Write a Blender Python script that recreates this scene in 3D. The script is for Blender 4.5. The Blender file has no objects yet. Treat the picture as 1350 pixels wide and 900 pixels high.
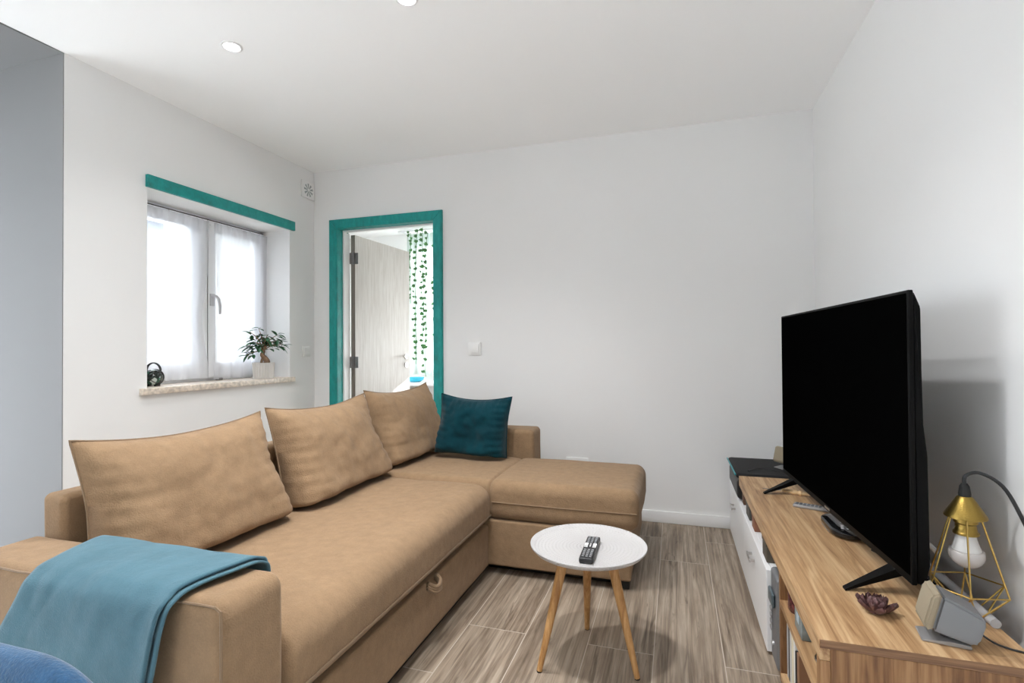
import bpy, bmesh, math, random
from mathutils import Vector, Matrix, noise
random.seed(7)
sc = bpy.context.scene
COL = sc.collection
PI = math.pi
R = math.radians

# ------------------------------------------------------------------ materials
def new_mat(name):
    m = bpy.data.materials.new(name); m.use_nodes = True
    nt = m.node_tree
    b = nt.nodes['Principled BSDF']
    return m, nt, b

def N(nt, t, **kw):
    n = nt.nodes.new(t)
    for k, v in kw.items():
        if k in n.inputs: n.inputs[k].default_value = v
        else: setattr(n, k, v)
    return n

def ramp(nt, stops):
    r = nt.nodes.new('ShaderNodeValToRGB')
    e = r.color_ramp.elements
    while len(e) < len(stops): e.new(0.5)
    for el, (p, c) in zip(e, stops):
        el.position = p; el.color = (*c, 1)
    return r

def coords(nt, scale=(1, 1, 1), rot=(0, 0, 0), loc=(0, 0, 0)):
    tc = nt.nodes.new('ShaderNodeTexCoord')
    mp = nt.nodes.new('ShaderNodeMapping')
    mp.inputs['Scale'].default_value = scale
    mp.inputs['Rotation'].default_value = rot
    mp.inputs['Location'].default_value = loc
    nt.links.new(tc.outputs['Object'], mp.inputs['Vector'])
    return mp

def plain(name, col, rough=.5, metal=0., vary=.0, vscale=8., bump=0., bscale=60., spec=None, sheen=0., coat=0.):
    m, nt, b = new_mat(name)
    b.inputs['Base Color'].default_value = (*col, 1)
    b.inputs['Roughness'].default_value = rough
    b.inputs['Metallic'].default_value = metal
    if spec is not None: b.inputs['Specular IOR Level'].default_value = spec
    if sheen: b.inputs['Sheen Weight'].default_value = sheen; b.inputs['Sheen Roughness'].default_value = .4
    if coat: b.inputs['Coat Weight'].default_value = coat
    if vary:
        mp = coords(nt)
        n = N(nt, 'ShaderNodeTexNoise', Scale=vscale, Detail=5.)
        nt.links.new(mp.outputs[0], n.inputs['Vector'])
        lo = tuple(max(0, c * (1 - vary)) for c in col); hi = tuple(min(1, c * (1 + vary)) for c in col)
        r = ramp(nt, [(.3, lo), (.7, hi)])
        nt.links.new(n.outputs['Fac'], r.inputs['Fac'])
        nt.links.new(r.outputs['Color'], b.inputs['Base Color'])
    if bump:
        mp = coords(nt)
        n = N(nt, 'ShaderNodeTexNoise', Scale=bscale, Detail=4.)
        nt.links.new(mp.outputs[0], n.inputs['Vector'])
        bp = N(nt, 'ShaderNodeBump', Strength=bump, Distance=.002)
        nt.links.new(n.outputs['Fac'], bp.inputs['Height'])
        nt.links.new(bp.outputs['Normal'], b.inputs['Normal'])
    return m

def fabric(name, col, vary=.08, bump=.35, bscale=500., sheen=.25, mottled=14.):
    m, nt, b = new_mat(name)
    b.inputs['Roughness'].default_value = .95
    b.inputs['Specular IOR Level'].default_value = .15
    b.inputs['Sheen Weight'].default_value = sheen
    mp = coords(nt)
    n1 = N(nt, 'ShaderNodeTexNoise', Scale=mottled, Detail=6., Roughness=.65)
    n2 = N(nt, 'ShaderNodeTexNoise', Scale=bscale, Detail=2.)
    mx = N(nt, 'ShaderNodeMath', operation='ADD')
    sc1 = N(nt, 'ShaderNodeMath', operation='MULTIPLY'); sc1.inputs[1].default_value = .7
    sc2 = N(nt, 'ShaderNodeMath', operation='MULTIPLY'); sc2.inputs[1].default_value = .3
    L = nt.links.new
    L(mp.outputs[0], n1.inputs['Vector']); L(mp.outputs[0], n2.inputs['Vector'])
    L(n1.outputs['Fac'], sc1.inputs[0]); L(n2.outputs['Fac'], sc2.inputs[0])
    L(sc1.outputs[0], mx.inputs[0]); L(sc2.outputs[0], mx.inputs[1])
    r = ramp(nt, [(.3, tuple(c * (1 - vary) for c in col)), (.7, tuple(c * (1 + vary) for c in col))])
    L(mx.outputs[0], r.inputs['Fac']); L(r.outputs['Color'], b.inputs['Base Color'])
    n3 = N(nt, 'ShaderNodeTexNoise', Scale=22., Detail=5.)
    L(mp.outputs[0], n3.inputs['Vector'])
    h = N(nt, 'ShaderNodeMath', operation='MULTIPLY_ADD'); h.inputs[1].default_value = 2.2
    L(n3.outputs['Fac'], h.inputs[0]); L(n2.outputs['Fac'], h.inputs[2])
    bp = N(nt, 'ShaderNodeBump', Strength=bump, Distance=.003)
    L(h.outputs[0], bp.inputs['Height']); L(bp.outputs['Normal'], b.inputs['Normal'])
    return m

def wood(name, dark, mid, light, grain='y', scale=1., rough=.5, bump=.15):
    """grain runs along the given local axis"""
    m, nt, b = new_mat(name)
    L = nt.links.new
    b.inputs['Roughness'].default_value = rough
    s = {'x': (1.2, 16, 16), 'y': (16, 1.2, 16), 'z': (16, 16, 1.2)}[grain]
    mp = coords(nt, scale=tuple(v * scale for v in s))
    n1 = N(nt, 'ShaderNodeTexNoise', Scale=1.6, Detail=8., Roughness=.62, Distortion=1.1)
    s2 = {'x': (3, 120, 120), 'y': (120, 3, 120), 'z': (120, 120, 3)}[grain]
    mp2 = coords(nt, scale=tuple(v * scale for v in s2))
    n2 = N(nt, 'ShaderNodeTexNoise', Scale=1., Detail=4., Roughness=.6)
    L(mp.outputs[0], n1.inputs['Vector']); L(mp2.outputs[0], n2.inputs['Vector'])
    a = N(nt, 'ShaderNodeMath', operation='MULTIPLY'); a.inputs[1].default_value = .62
    c = N(nt, 'ShaderNodeMath', operation='MULTIPLY_ADD'); c.inputs[1].default_value = .38
    L(n1.outputs['Fac'], a.inputs[0]); L(n2.outputs['Fac'], c.inputs[0]); L(a.outputs[0], c.inputs[2])
    r = ramp(nt, [(.38, dark), (.5, mid), (.62, light)])
    L(c.outputs[0], r.inputs['Fac']); L(r.outputs['Color'], b.inputs['Base Color'])
    bp = N(nt, 'ShaderNodeBump', Strength=bump, Distance=.001)
    L(c.outputs[0], bp.inputs['Height']); L(bp.outputs['Normal'], b.inputs['Normal'])
    return m

def floor_mat():
    m, nt, b = new_mat('wood_look_floor_tile')
    L = nt.links.new
    b.inputs['Roughness'].default_value = .5
    tc = nt.nodes.new('ShaderNodeTexCoord')
    sx = nt.nodes.new('ShaderNodeSeparateXYZ'); L(tc.outputs['Object'], sx.inputs[0])
    ax = N(nt, 'ShaderNodeMath', operation='ADD'); ax.inputs[1].default_value = .084 + .239 * 40
    ay = N(nt, 'ShaderNodeMath', operation='ADD'); ay.inputs[1].default_value = 24 - 1.94
    L(sx.outputs['X'], ax.inputs[0]); L(sx.outputs['Y'], ay.inputs[0])
    cb = nt.nodes.new('ShaderNodeCombineXYZ')
    L(ay.outputs[0], cb.inputs['X']); L(ax.outputs[0], cb.inputs['Y'])
    br = nt.nodes.new('ShaderNodeTexBrick')
    br.offset = .27; br.offset_frequency = 2
    br.inputs['Scale'].default_value = 1.
    br.inputs['Brick Width'].default_value = 1.2
    br.inputs['Row Height'].default_value = .239
    br.inputs['Mortar Size'].default_value = .0016
    br.inputs['Mortar Smooth'].default_value = .2
    br.inputs['Bias'].default_value = 0.
    br.inputs['Color1'].default_value = (0, 0, 0, 1); br.inputs['Color2'].default_value = (1, 1, 1, 1)
    L(cb.outputs[0], br.inputs['Vector'])
    # a different cut of timber on each tile
    off = N(nt, 'ShaderNodeVectorMath', operation='SCALE'); off.inputs['Scale'].default_value = 7.3
    L(br.outputs['Color'], off.inputs[0])
    ad = N(nt, 'ShaderNodeVectorMath', operation='ADD')
    L(tc.outputs['Object'], ad.inputs[0]); L(off.outputs[0], ad.inputs[1])
    def grain(scale, ns, det, dist, rgh=.6):
        mp = nt.nodes.new('ShaderNodeMapping'); mp.inputs['Scale'].default_value = scale
        L(ad.outputs[0], mp.inputs['Vector'])
        n = N(nt, 'ShaderNodeTexNoise', Scale=ns, Detail=det, Distortion=dist, Roughness=rgh)
        L(mp.outputs[0], n.inputs['Vector']); return n
    g1 = grain((9, 1.1, 1), 1.3, 7., 1.6)
    g2 = grain((70, 2.2, 1), 1., 5., .6)
    g3 = grain((16, 1.6, 1), 1.0, 3., 2.5)
    r1 = ramp(nt, [(.28, (.185, .135, .095)), (.45, (.30, .235, .175)), (.62, (.375, .305, .235)), (.8, (.45, .37, .295))])
    L(g1.outputs['Fac'], r1.inputs['Fac'])
    r2 = ramp(nt, [(.35, (.50, .47, .44)), (.62, (1.08, 1.08, 1.08))])
    L(g2.outputs['Fac'], r2.inputs['Fac'])
    mu = N(nt, 'ShaderNodeMix', data_type='RGBA', blend_type='MULTIPLY'); mu.inputs['Factor'].default_value = 1.
    L(r1.outputs['Color'], mu.inputs[6]); L(r2.outputs['Color'], mu.inputs[7])
    # dark cracks and knots
    r3 = ramp(nt, [(.30, (.42, .38, .35)), (.385, (1, 1, 1))])
    L(g3.outputs['Fac'], r3.inputs['Fac'])
    mu2 = N(nt, 'ShaderNodeMix', data_type='RGBA', blend_type='MULTIPLY'); mu2.inputs['Factor'].default_value = .75
    L(mu.outputs[2], mu2.inputs[6]); L(r3.outputs['Color'], mu2.inputs[7])
    mj = N(nt, 'ShaderNodeMix', data_type='RGBA')
    mj.inputs[7].default_value = (.52, .46, .39, 1)
    L(br.outputs['Fac'], mj.inputs['Factor']); L(mu2.outputs[2], mj.inputs[6])
    L(mj.outputs[2], b.inputs['Base Color'])
    bp = N(nt, 'ShaderNodeBump', Strength=.25, Distance=.001)
    L(g2.outputs['Fac'], bp.inputs['Height']); L(bp.outputs['Normal'], b.inputs['Normal'])
    return m

def teal_paint():
    m, nt, b = new_mat('teal_stained_wood')
    L = nt.links.new
    b.inputs['Roughness'].default_value = .45
    tc = nt.nodes.new('ShaderNodeTexCoord')
    n = N(nt, 'ShaderNodeTexNoise', Scale=5., Detail=6., Roughness=.7)
    mp = nt.nodes.new('ShaderNodeMapping'); mp.inputs['Scale'].default_value = (6, 2.2, 2.2)
    L(tc.outputs['Object'], mp.inputs['Vector']); L(mp.outputs[0], n.inputs['Vector'])
    r = ramp(nt, [(.25, (.012, .15, .14)), (.45, (.0, .25, .235)), (.6, (.003, .30, .28)), (.8, (.05, .38, .345))])
    L(n.outputs['Fac'], r.inputs['Fac']); L(r.outputs['Color'], b.inputs['Base Color'])
    return m

def sheer(name, col, through=.45, back=.6):
    m, nt, b = new_mat(name); L = nt.links.new
    nt.nodes.remove(b)
    out = nt.nodes['Material Output']
    t = nt.nodes.new('ShaderNodeBsdfTransparent')
    tl = nt.nodes.new('ShaderNodeBsdfTranslucent'); tl.inputs['Color'].default_value = (*col, 1)
    d = nt.nodes.new('ShaderNodeBsdfDiffuse'); d.inputs['Color'].default_value = (*col, 1)
    m1 = nt.nodes.new('ShaderNodeMixShader'); m1.inputs[0].default_value = back
    L(d.outputs[0], m1.inputs[1]); L(tl.outputs[0], m1.inputs[2])
    m2 = nt.nodes.new('ShaderNodeMixShader'); m2.inputs[0].default_value = through
    L(m1.outputs[0], m2.inputs[1]); L(t.outputs[0], m2.inputs[2])
    L(m2.outputs[0], out.inputs['Surface'])
    return m

def thin_glass(name, tint=(.97, .985, 1.)):
    m, nt, b = new_mat(name); L = nt.links.new
    nt.nodes.remove(b)
    out = nt.nodes['Material Output']
    t = nt.nodes.new('ShaderNodeBsdfTransparent'); t.inputs['Color'].default_value = (*tint, 1)
    g = nt.nodes.new('ShaderNodeBsdfGlossy'); g.inputs['Roughness'].default_value = .03
    m2 = nt.nodes.new('ShaderNodeMixShader'); m2.inputs[0].default_value = .06
    L(t.outputs[0], m2.inputs[1]); L(g.outputs[0], m2.inputs[2]); L(m2.outputs[0], out.inputs['Surface'])
    return m

def emit(name, col, s):
    m, nt, b = new_mat(name)
    b.inputs['Base Color'].default_value = (*col, 1)
    b.inputs['Emission Color'].default_value = (*col, 1); b.inputs['Emission Strength'].default_value = s
    return m

def dotted_tray():
    m, nt, b = new_mat('white_embossed_tray'); L = nt.links.new
    b.inputs['Base Color'].default_value = (.50, .485, .48, 1); b.inputs['Roughness'].default_value = .42
    tc = nt.nodes.new('ShaderNodeTexCoord'); sx = nt.nodes.new('ShaderNodeSeparateXYZ')
    L(tc.outputs['Object'], sx.inputs[0])
    def M(op, a, bb=None, v=None):
        n = N(nt, 'ShaderNodeMath', operation=op); L(a, n.inputs[0])
        if bb is not None: L(bb, n.inputs[1])
        elif v is not None: n.inputs[1].default_value = v
        return n.outputs[0]
    x2 = M('MULTIPLY', sx.outputs['X'], sx.outputs['X']); y2 = M('MULTIPLY', sx.outputs['Y'], sx.outputs['Y'])
    r = M('SQRT', M('ADD', x2, y2))
    ang = M('ARCTAN2', sx.outputs['Y'], sx.outputs['X'])
    rs = M('SINE', M('MULTIPLY', r, None, 2 * PI / .0125))
    an = M('SINE', M('MULTIPLY', ang, None, 90.))
    dots = M('MULTIPLY', M('MAXIMUM', rs, None, 0.), M('MAXIMUM', an, None, 0.))
    bp = N(nt, 'ShaderNodeBump', Strength=.9, Distance=.0025)
    L(dots, bp.inputs['Height']); L(bp.outputs['Normal'], b.inputs['Normal'])
    return m

WALL = plain('white_wall_paint', (.82, .82, .815), .8, bump=.04, bscale=180., vary=.008, vscale=1.5)
CEIL = plain('white_ceiling_paint', (.955, .955, .955), .85)
HALLSHADE = plain('hallway_shade_grey', (.24, .24, .246), .8, bump=.04, bscale=180.)  # the hallway's dimness is put into this grey
FLOOR = floor_mat()
TEAL = teal_paint()
WHITE = plain('white_satin_paint', (.84, .84, .84), .4)
UPVC = plain('white_window_plastic', (.82, .83, .85), .35)
PLASTIC = plain('white_plastic', (.83, .83, .82), .35)
GASKET = plain('dark_gasket', (.05, .03, .035), .6)
STONE = plain('cream_speckled_stone', (.66, .58, .49), .35, vary=.28, vscale=45.)
SHEER = sheer('white_sheer_voile', (.86, .865, .90), .46, .6)
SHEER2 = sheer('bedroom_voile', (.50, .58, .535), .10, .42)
GLASS = thin_glass('window_glass')
TAN = fabric('tan_sofa_fabric', (.272, .178, .103), vary=.16, sheen=.08, bump=.5, bscale=260., mottled=26.)
TANSEAM = fabric('tan_seam', (.22, .145, .085), vary=.05)
TEALV = fabric('teal_velvet', (.001, .032, .044), vary=.4, bump=.5, bscale=300., sheen=.1, mottled=9.)
FLEECE = fabric('blue_fleece', (.068, .148, .188), vary=.15, bump=.6, bscale=420., sheen=.15)
FLEECE2 = fabric('blue_fleece_hem', (.075, .160, .20), vary=.1, bump=.4, bscale=420., sheen=.15)
DENIM = fabric('denim_blue_velvet', (.022, .075, .155), vary=.35, bump=.4, bscale=300., sheen=.35, mottled=30.)
BLACK = plain('black_plastic', (.012, .012, .013), .4)
BLACKM = plain('matte_black', (.01, .01, .01), .75)
TVBLACK = plain('black_tv_plastic', (.004, .004, .004), .5, spec=.08)
SCREEN = plain('black_tv_screen', (.0012, .0012, .0012), .4, spec=0.)
PLINTH = plain('black_foot', (.012, .011, .01), .7)
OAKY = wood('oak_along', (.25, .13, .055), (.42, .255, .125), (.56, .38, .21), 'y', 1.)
OAKZ = wood('oak_upright_shaded', (.13, .055, .02), (.25, .125, .05), (.36, .20, .09), 'z', 1.)  # darker copy of the oak; shade on the bench end put into colour
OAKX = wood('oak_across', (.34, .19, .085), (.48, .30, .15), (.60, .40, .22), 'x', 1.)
LEGW = wood('honey_leg_wood', (.33, .155, .05), (.47, .25, .09), (.60, .35, .15), 'z', 1.4)
DOORW = wood('pale_grey_door_veneer', (.55, .52, .48), (.63, .605, .57), (.70, .68, .65), 'z', 1.6, .45, .05)
DOOREDGE = plain('taupe_door_edge', (.20, .175, .15), .6)
CHROME = plain('brushed_steel', (.62, .61, .60), .28, 1.)
STEELD = plain('dark_steel', (.25, .24, .24), .35, 1.)
BRASS = plain('brass', (.55, .37, .11), .32, 1.)
BRASSB = plain('brushed_brass', (.32, .215, .055), .36, 1., bump=.3, bscale=300.)
SILVER = plain('silver_grey_plastic', (.19, .195, .205), .42, .3)
SILVERL = plain('light_silver_plastic', (.36, .355, .355), .38, .4)
GRILLE = plain('beige_speaker_cloth', (.30, .25, .175), .9, bump=.6, bscale=900.)
GREYTRAY = dotted_tray()
LENS = emit('lit_downlight_lens', (1., .98, .95), 14.)
BULBG = plain('frosted_bulb_glass', (.50, .47, .45), .22)
BULBC = plain('bulb_collar', (.60, .59, .57), .4)
CONE = plain('dark_purple_brown_cone', (.10, .045, .045), .55, vary=.4, vscale=60.)
PALEW = plain('pale_turned_wood', (.68, .47, .25), .5)
LEAF = plain('ficus_leaf', (.035, .125, .05), .35, vary=.5, vscale=30.)
LEAF2 = plain('ivy_leaf', (.05, .17, .045), .5, vary=.5, vscale=25.)
VINE = plain('vine_stem', (.10, .25, .08), .6)
TRUNK = plain('bonsai_bark', (.22, .135, .08), .8, vary=.4, vscale=40., bump=.5)
POT = plain('white_ribbed_pot', (.62, .60, .57), .7)
SOIL = plain('potting_soil', (.05, .03, .02), .9)
REED = plain('reed_cane', (.52, .47, .39), .8, vary=.2, vscale=20.)
RENDERW = plain('pale_blue_render', (.34, .40, .46), .9)
ROOF = plain('grey_roof_tile', (.26, .26, .28), .8)
GROUND = plain('pale_ground', (.80, .79, .76), .9)

# ------------------------------------------------------------------ helpers
def finish(bm, name, m, parent=None, smooth=35, loc=None, world=False):
    bmesh.ops.recalc_face_normals(bm, faces=bm.faces[:])
    me = bpy.data.meshes.new(name)
    if world and parent is not None:
        bmesh.ops.translate(bm, verts=bm.verts[:], vec=-Vector(world_loc(parent)))
    bm.to_mesh(me); bm.free()
    ms = m if isinstance(m, (list, tuple)) else [m]
    for x in ms: me.materials.append(x)
    if smooth:
        me.shade_smooth()
        me.set_sharp_from_angle(angle=R(smooth))
    o = bpy.data.objects.new(name, me); COL.objects.link(o)
    if parent is not None: o.parent = parent
    if loc is not None: o.location = loc
    return o

def world_loc(o):
    v = Vector(o.location)
    while o.parent is not None:
        o = o.parent; v = v + Vector(o.location)
    return v

def obj(name, bm, m, parent=None, smooth=35, world=True):
    return finish(bm, name, m, parent, smooth, None, world)

def thing(name, label, cat, loc=(0, 0, 0), rotz=0., group=None):
    o = bpy.data.objects.new(name, None); COL.objects.link(o)
    o.empty_display_size = .1
    o.location = loc; o.rotation_euler = (0, 0, rotz)
    o['label'] = label; o['category'] = cat
    if group: o['group'] = group
    return o

def tag(o, label, cat, group=None):
    o['label'] = label; o['category'] = cat
    if group: o['group'] = group
    return o

def structure(o):
    o['kind'] = 'structure'; return o

def sroot(name, loc=(0, 0, 0)):
    o = bpy.data.objects.new(name, None); COL.objects.link(o); o.location = loc; o.empty_display_size = .1
    o['kind'] = 'structure'; return o

def box(bm, x0, x1, y0, y1, z0, z1, mi=0):
    vs = [bm.verts.new((x, y, z)) for x in (x0, x1) for y in (y0, y1) for z in (z0, z1)]
    for f in ((0, 1, 3, 2), (4, 6, 7, 5), (0, 4, 5, 1), (2, 3, 7, 6), (0, 2, 6, 4), (1, 5, 7, 3)):
        bm.faces.new([vs[i] for i in f]).material_index = mi
    return vs

def rbox(x0, x1, y0, y1, z0, z1, r=.004, seg=2):
    bm = bmesh.new(); box(bm, x0, x1, y0, y1, z0, z1)
    bmesh.ops.bevel(bm, geom=bm.edges[:], offset=r, segments=seg, profile=.5, affect='EDGES')
    return bm

def axis_steps(a, b, r, nr, ni):
    """parameter positions along one axis, denser in the rounded rims"""
    out = []
    for i in range(nr): out.append((a, r * (1 - math.tan(PI / 4 * (1 - i / nr)))))
    pts = [a + r * (1 - math.tan(PI / 4 * (1 - i / nr))) for i in range(nr)]
    inner = [a + r + (b - a - 2 * r) * i / ni for i in range(ni + 1)]
    pts2 = [b - r * (1 - math.tan(PI / 4 * (1 - i / nr))) for i in range(nr)][::-1]
    return pts + inner + pts2

def softbox(x0, x1, y0, y1, z0, z1, rad=(.03, .03, .03), n=(14, 14, 4), puff=0., wob=0., seed=0., nr=5, groove=None):
    """box with rounded (elliptic) rims, optional crowned top and gentle waviness"""
    lo = (x0, y0, z0); hi = (x1, y1, z1)
    ax = [axis_steps(lo[i], hi[i], rad[i], nr, n[i]) for i in range(3)]
    if groove:
        ax[0] = sorted(set(ax[0]) | {groove + d for d in (-.02, -.012, -.007, -.0035, 0, .0035, .007, .012, .02)})
    bm = bmesh.new(); cache = {}
    def V(i, j, k):
        key = (i, j, k)
        if key in cache: return cache[key]
        q = [ax[0][i], ax[1][j], ax[2][k]]
        inn = [min(max(q[t], lo[t] + rad[t]), hi[t] - rad[t]) for t in range(3)]
        d = Vector([(q[t] - inn[t]) / rad[t] for t in range(3)])
        if d.length > 1e-9: d.normalize()
        p = Vector([inn[t] + rad[t] * d[t] for t in range(3)])
        u = (p.x - x0) / (x1 - x0) * 2 - 1; v = (p.y - y0) / (y1 - y0) * 2 - 1; w = (p.z - z0) / (z1 - z0)
        if puff: p.z += puff * (1 - u ** 4) * (1 - v ** 4) * max(0, w - .4) / .6
        if groove:
            gq = math.exp(-((p.x - groove) / .006) ** 2) * .008 + math.exp(-((p.x - groove) / .03) ** 2) * .006
            if w > .5: p.z -= gq
            if v < -.8: p.y += gq * .8
        if wob:
            nn = noise.noise_vector(Vector((p.x * 4 + seed, p.y * 4, p.z * 4))) * wob
            nn += noise.noise_vector(Vector((p.x * 13 + seed, p.y * 13, p.z * 13))) * wob * .35
            p += nn
        cache[key] = bm.verts.new(p); return cache[key]
    nx, ny, nz = (len(a) for a in ax)
    for k in (0, nz - 1):
        for i in range(nx - 1):
            for j in range(ny - 1): bm.faces.new((V(i, j, k), V(i + 1, j, k), V(i + 1, j + 1, k), V(i, j + 1, k)))
    for j in (0, ny - 1):
        for i in range(nx - 1):
            for k in range(nz - 1): bm.faces.new((V(i, j, k), V(i + 1, j, k), V(i + 1, j, k + 1), V(i, j, k + 1)))
    for i in (0, nx - 1):
        for j in range(ny - 1):
            for k in range(nz - 1): bm.faces.new((V(i, j, k), V(i, j + 1, k), V(i, j + 1, k + 1), V(i, j, k + 1)))
    return bm

def tube(bm, pts, rad, seg=8, closed=False, caps=True):
    pts = [Vector(p) for p in pts]; n = len(pts)
    rads = rad if isinstance(rad, (list, tuple)) else [rad] * n
    up = Vector((0, 0, 1)); rings = []; prev = None
    for i, p in enumerate(pts):
        if closed: t = pts[(i + 1) % n] - pts[i - 1]
        else: t = pts[min(i + 1, n - 1)] - pts[max(i - 1, 0)]
        t.normalize()
        if prev is None:
            a = t.cross(up)
            if a.length < 1e-3: a = t.cross(Vector((1, 0, 0)))
        else:
            a = prev - t * prev.dot(t)
        a.normalize(); b = t.cross(a); prev = a
        rings.append([bm.verts.new(p + (a * math.cos(2 * PI * k / seg) + b * math.sin(2 * PI * k / seg)) * rads[i]) for k in range(seg)])
    for i in range(n if closed else n - 1):
        A = rings[i]; B = rings[(i + 1) % n]
        for k in range(seg): bm.faces.new((A[k], A[(k + 1) % seg], B[(k + 1) % seg], B[k]))
    if caps and not closed:
        bm.faces.new(rings[0][::-1]); bm.faces.new(rings[-1])
    return bm

def lathe(bm, prof, c=(0, 0, 0), seg=32, close=False):
    rings = []
    for r, z in prof:
        if r < 1e-6: rings.append([bm.verts.new((c[0], c[1], c[2] + z))])
        else: rings.append([bm.verts.new((c[0] + r * math.cos(2 * PI * k / seg), c[1] + r * math.sin(2 * PI * k / seg), c[2] + z)) for k in range(seg)])
    if close: rings.append(rings[0])
    for A, B in zip(rings, rings[1:]):
        for k in range(seg):
            a = [A[k % len(A)], A[(k + 1) % len(A)]]; b = [B[(k + 1) % len(B)], B[k % len(B)]]
            vs = []
            for v in a + b:
                if v not in vs: vs.append(v)
            if len(vs) > 2: bm.faces.new(vs)
    return bm

def prism(bm, poly, axis, a, b):
    """extrude a 2D outline (list of pairs) along axis from a to b"""
    def P(p, t):
        return {'x': (t, p[0], p[1]), 'y': (p[0], t, p[1]), 'z': (p[0], p[1], t)}[axis]
    A = [bm.verts.new(P(p, a)) for p in poly]; B = [bm.verts.new(P(p, b)) for p in poly]
    bm.faces.new(A); bm.faces.new(B[::-1])
    for i in range(len(poly)):
        j = (i + 1) % len(poly); bm.faces.new((A[i], A[j], B[j], B[i]))
    return bm

def spline(ctrl, n):
    """Catmull-Rom through control tuples"""
    out = []; m = len(ctrl) - 1
    for i in range(n + 1):
        t = i / n * m; k = min(int(t), m - 1); f = t - k
        p = [ctrl[max(k - 1, 0)], ctrl[k], ctrl[k + 1], ctrl[min(k + 2, m)]]
        out.append(tuple(.5 * ((2 * b) + (-a + c) * f + (2 * a - 5 * b + 4 * c - d) * f * f + (-a + 3 * b - 3 * c + d) * f ** 3) for a, b, c, d in zip(*p)))
    return out

def wall_panel(bm, axis, pos, thick, a0, a1, z0, z1, holes):
    """wall perpendicular to `axis` ('x' or 'y') occupying [pos, pos+thick], with rectangular holes (a0,a1,z0,z1)"""
    xs = sorted({a0, a1, *[h[0] for h in holes], *[h[1] for h in holes]})
    zs = sorted({z0, z1, *[h[2] for h in holes], *[h[3] for h in holes]})
    xs = [v for v in xs if a0 <= v <= a1]; zs = [v for v in zs if z0 <= v <= z1]
    p0, p1 = sorted((pos, pos + thick))
    for i in range(len(xs) - 1):
        for j in range(len(zs) - 1):
            cx = (xs[i] + xs[i + 1]) / 2; cz = (zs[j] + zs[j + 1]) / 2
            if any(h[0] < cx < h[1] and h[2] < cz < h[3] for h in holes): continue
            if axis == 'x': box(bm, p0, p1, xs[i], xs[i + 1], zs[j], zs[j + 1])
            else: box(bm, xs[i], xs[i + 1], p0, p1, zs[j], zs[j + 1])
    bmesh.ops.remove_doubles(bm, verts=bm.verts[:], dist=1e-5)
    # drop the doubled inner faces
    seen = {}
    for f in bm.faces: seen.setdefault(tuple(round(c, 4) for c in f.calc_center_median()), []).append(f)
    bmesh.ops.delete(bm, geom=[f for fs in seen.values() if len(fs) > 1 for f in fs], context='FACES')
    return bm

# ------------------------------------------------------------------ room shell
XL, XR, YB, H = -2.708, .784, 3.415, 2.5
YR = -2.6          # rear wall behind the viewer
XH = -4.5          # far side of the hallway
YL = 1.6625        # where the window wall ends
T = .13
bm = bmesh.new(); box(bm, XL - .3, XR + .2, .75, YB + .001, -.1, 0); structure(obj('floor', bm, FLOOR, smooth=0))
BOUNCE = plain('white_bounce_floor', (.86, .86, .85), .4)  # unseen floor, made white to bounce light up to the ceiling
bm = bmesh.new(); box(bm, XH - .2, XR + .2, YR - .2, .7495, -.1, 0); box(bm, XH - .2, XL - .3005, .7495, YL + .12, -.1, 0)
structure(obj('floor_bounce', bm, BOUNCE, smooth=0))
bm = bmesh.new(); box(bm, XL, XR + .15, YR - .15, YB + .001, H, H + .15); structure(obj('ceiling', bm, CEIL, smooth=0))
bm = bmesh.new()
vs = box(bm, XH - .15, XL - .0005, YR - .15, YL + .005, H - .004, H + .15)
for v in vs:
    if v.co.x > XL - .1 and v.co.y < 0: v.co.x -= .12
structure(obj('ceiling_hallway', bm, HALLSHADE, smooth=0))
D0, D1, DZ = -2.485, -1.668, 2.037       # doorway
bm = bmesh.new(); wall_panel(bm, 'y', YB, T, XL - .30, XR + .15, 0, H, [(D0 - .012, D1 + .012, 0, DZ + .012)])
structure(obj('wall_back', bm, WALL, smooth=0))
W0, W1, WZ0, WZ1 = 2.062, 3.142, .875, 1.988
bm = bmesh.new(); wall_panel(bm, 'x', XL, -.30, YL, YB, 0, H, [(W0, W1, WZ0, WZ1)])
structure(obj('wall_left', bm, WALL, smooth=0))
bm = bmesh.new(); box(bm, XR, XR + .15, YR - .15, YB, 0, H); structure(obj('wall_right', bm, WALL, smooth=0))
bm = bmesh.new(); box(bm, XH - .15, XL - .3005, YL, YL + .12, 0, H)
box(bm, XL - .3005, XL - .0005, YL - .004, YL - .0005, 0, H - .004)  # thin sheet over the window wall's end, in the shade-coloured grey
structure(obj('wall_hallway', bm, HALLSHADE, smooth=0))
bm = bmesh.new(); wall_panel(bm, 'x', XH, -.15, YR - .15, YL, 0, H, [(-.9, 1.55, .05, 2.3)]); structure(obj('wall_hallway_side', bm, WALL, smooth=0))
r = sroot('window_added_6', (XH - .08, .3, .05))  # unseen window, added and sized to bring in side light
bm = bmesh.new()
for q in ((-.9, -.84, .05, 2.3), (1.49, 1.55, .05, 2.3), (-.9, 1.55, .05, .11), (-.9, 1.55, 2.24, 2.3), (.28, .36, .05, 2.3)):
    box(bm, XH - .11, XH - .05, *q)
obj('window_frame', bm, UPVC, r)
bm = bmesh.new(); box(bm, XH - .083, XH - .078, -.85, 1.5, .1, 2.25); obj('pane', bm, GLASS, r, 0)
REARW = [(-4.2, -3.6, 1.1, 2.0)]
HALLW = (-2.3, .3, .05, 2.25)
bm = bmesh.new(); wall_panel(bm, 'y', YR, -.15, XH, XR, 0, H, REARW); structure(obj('wall_rear', bm, plain('rear_grey_low_bounce', (.62, .62, .62), .7), smooth=0))  # unseen wall, kept grey to cut light bounced back into the room
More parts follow.
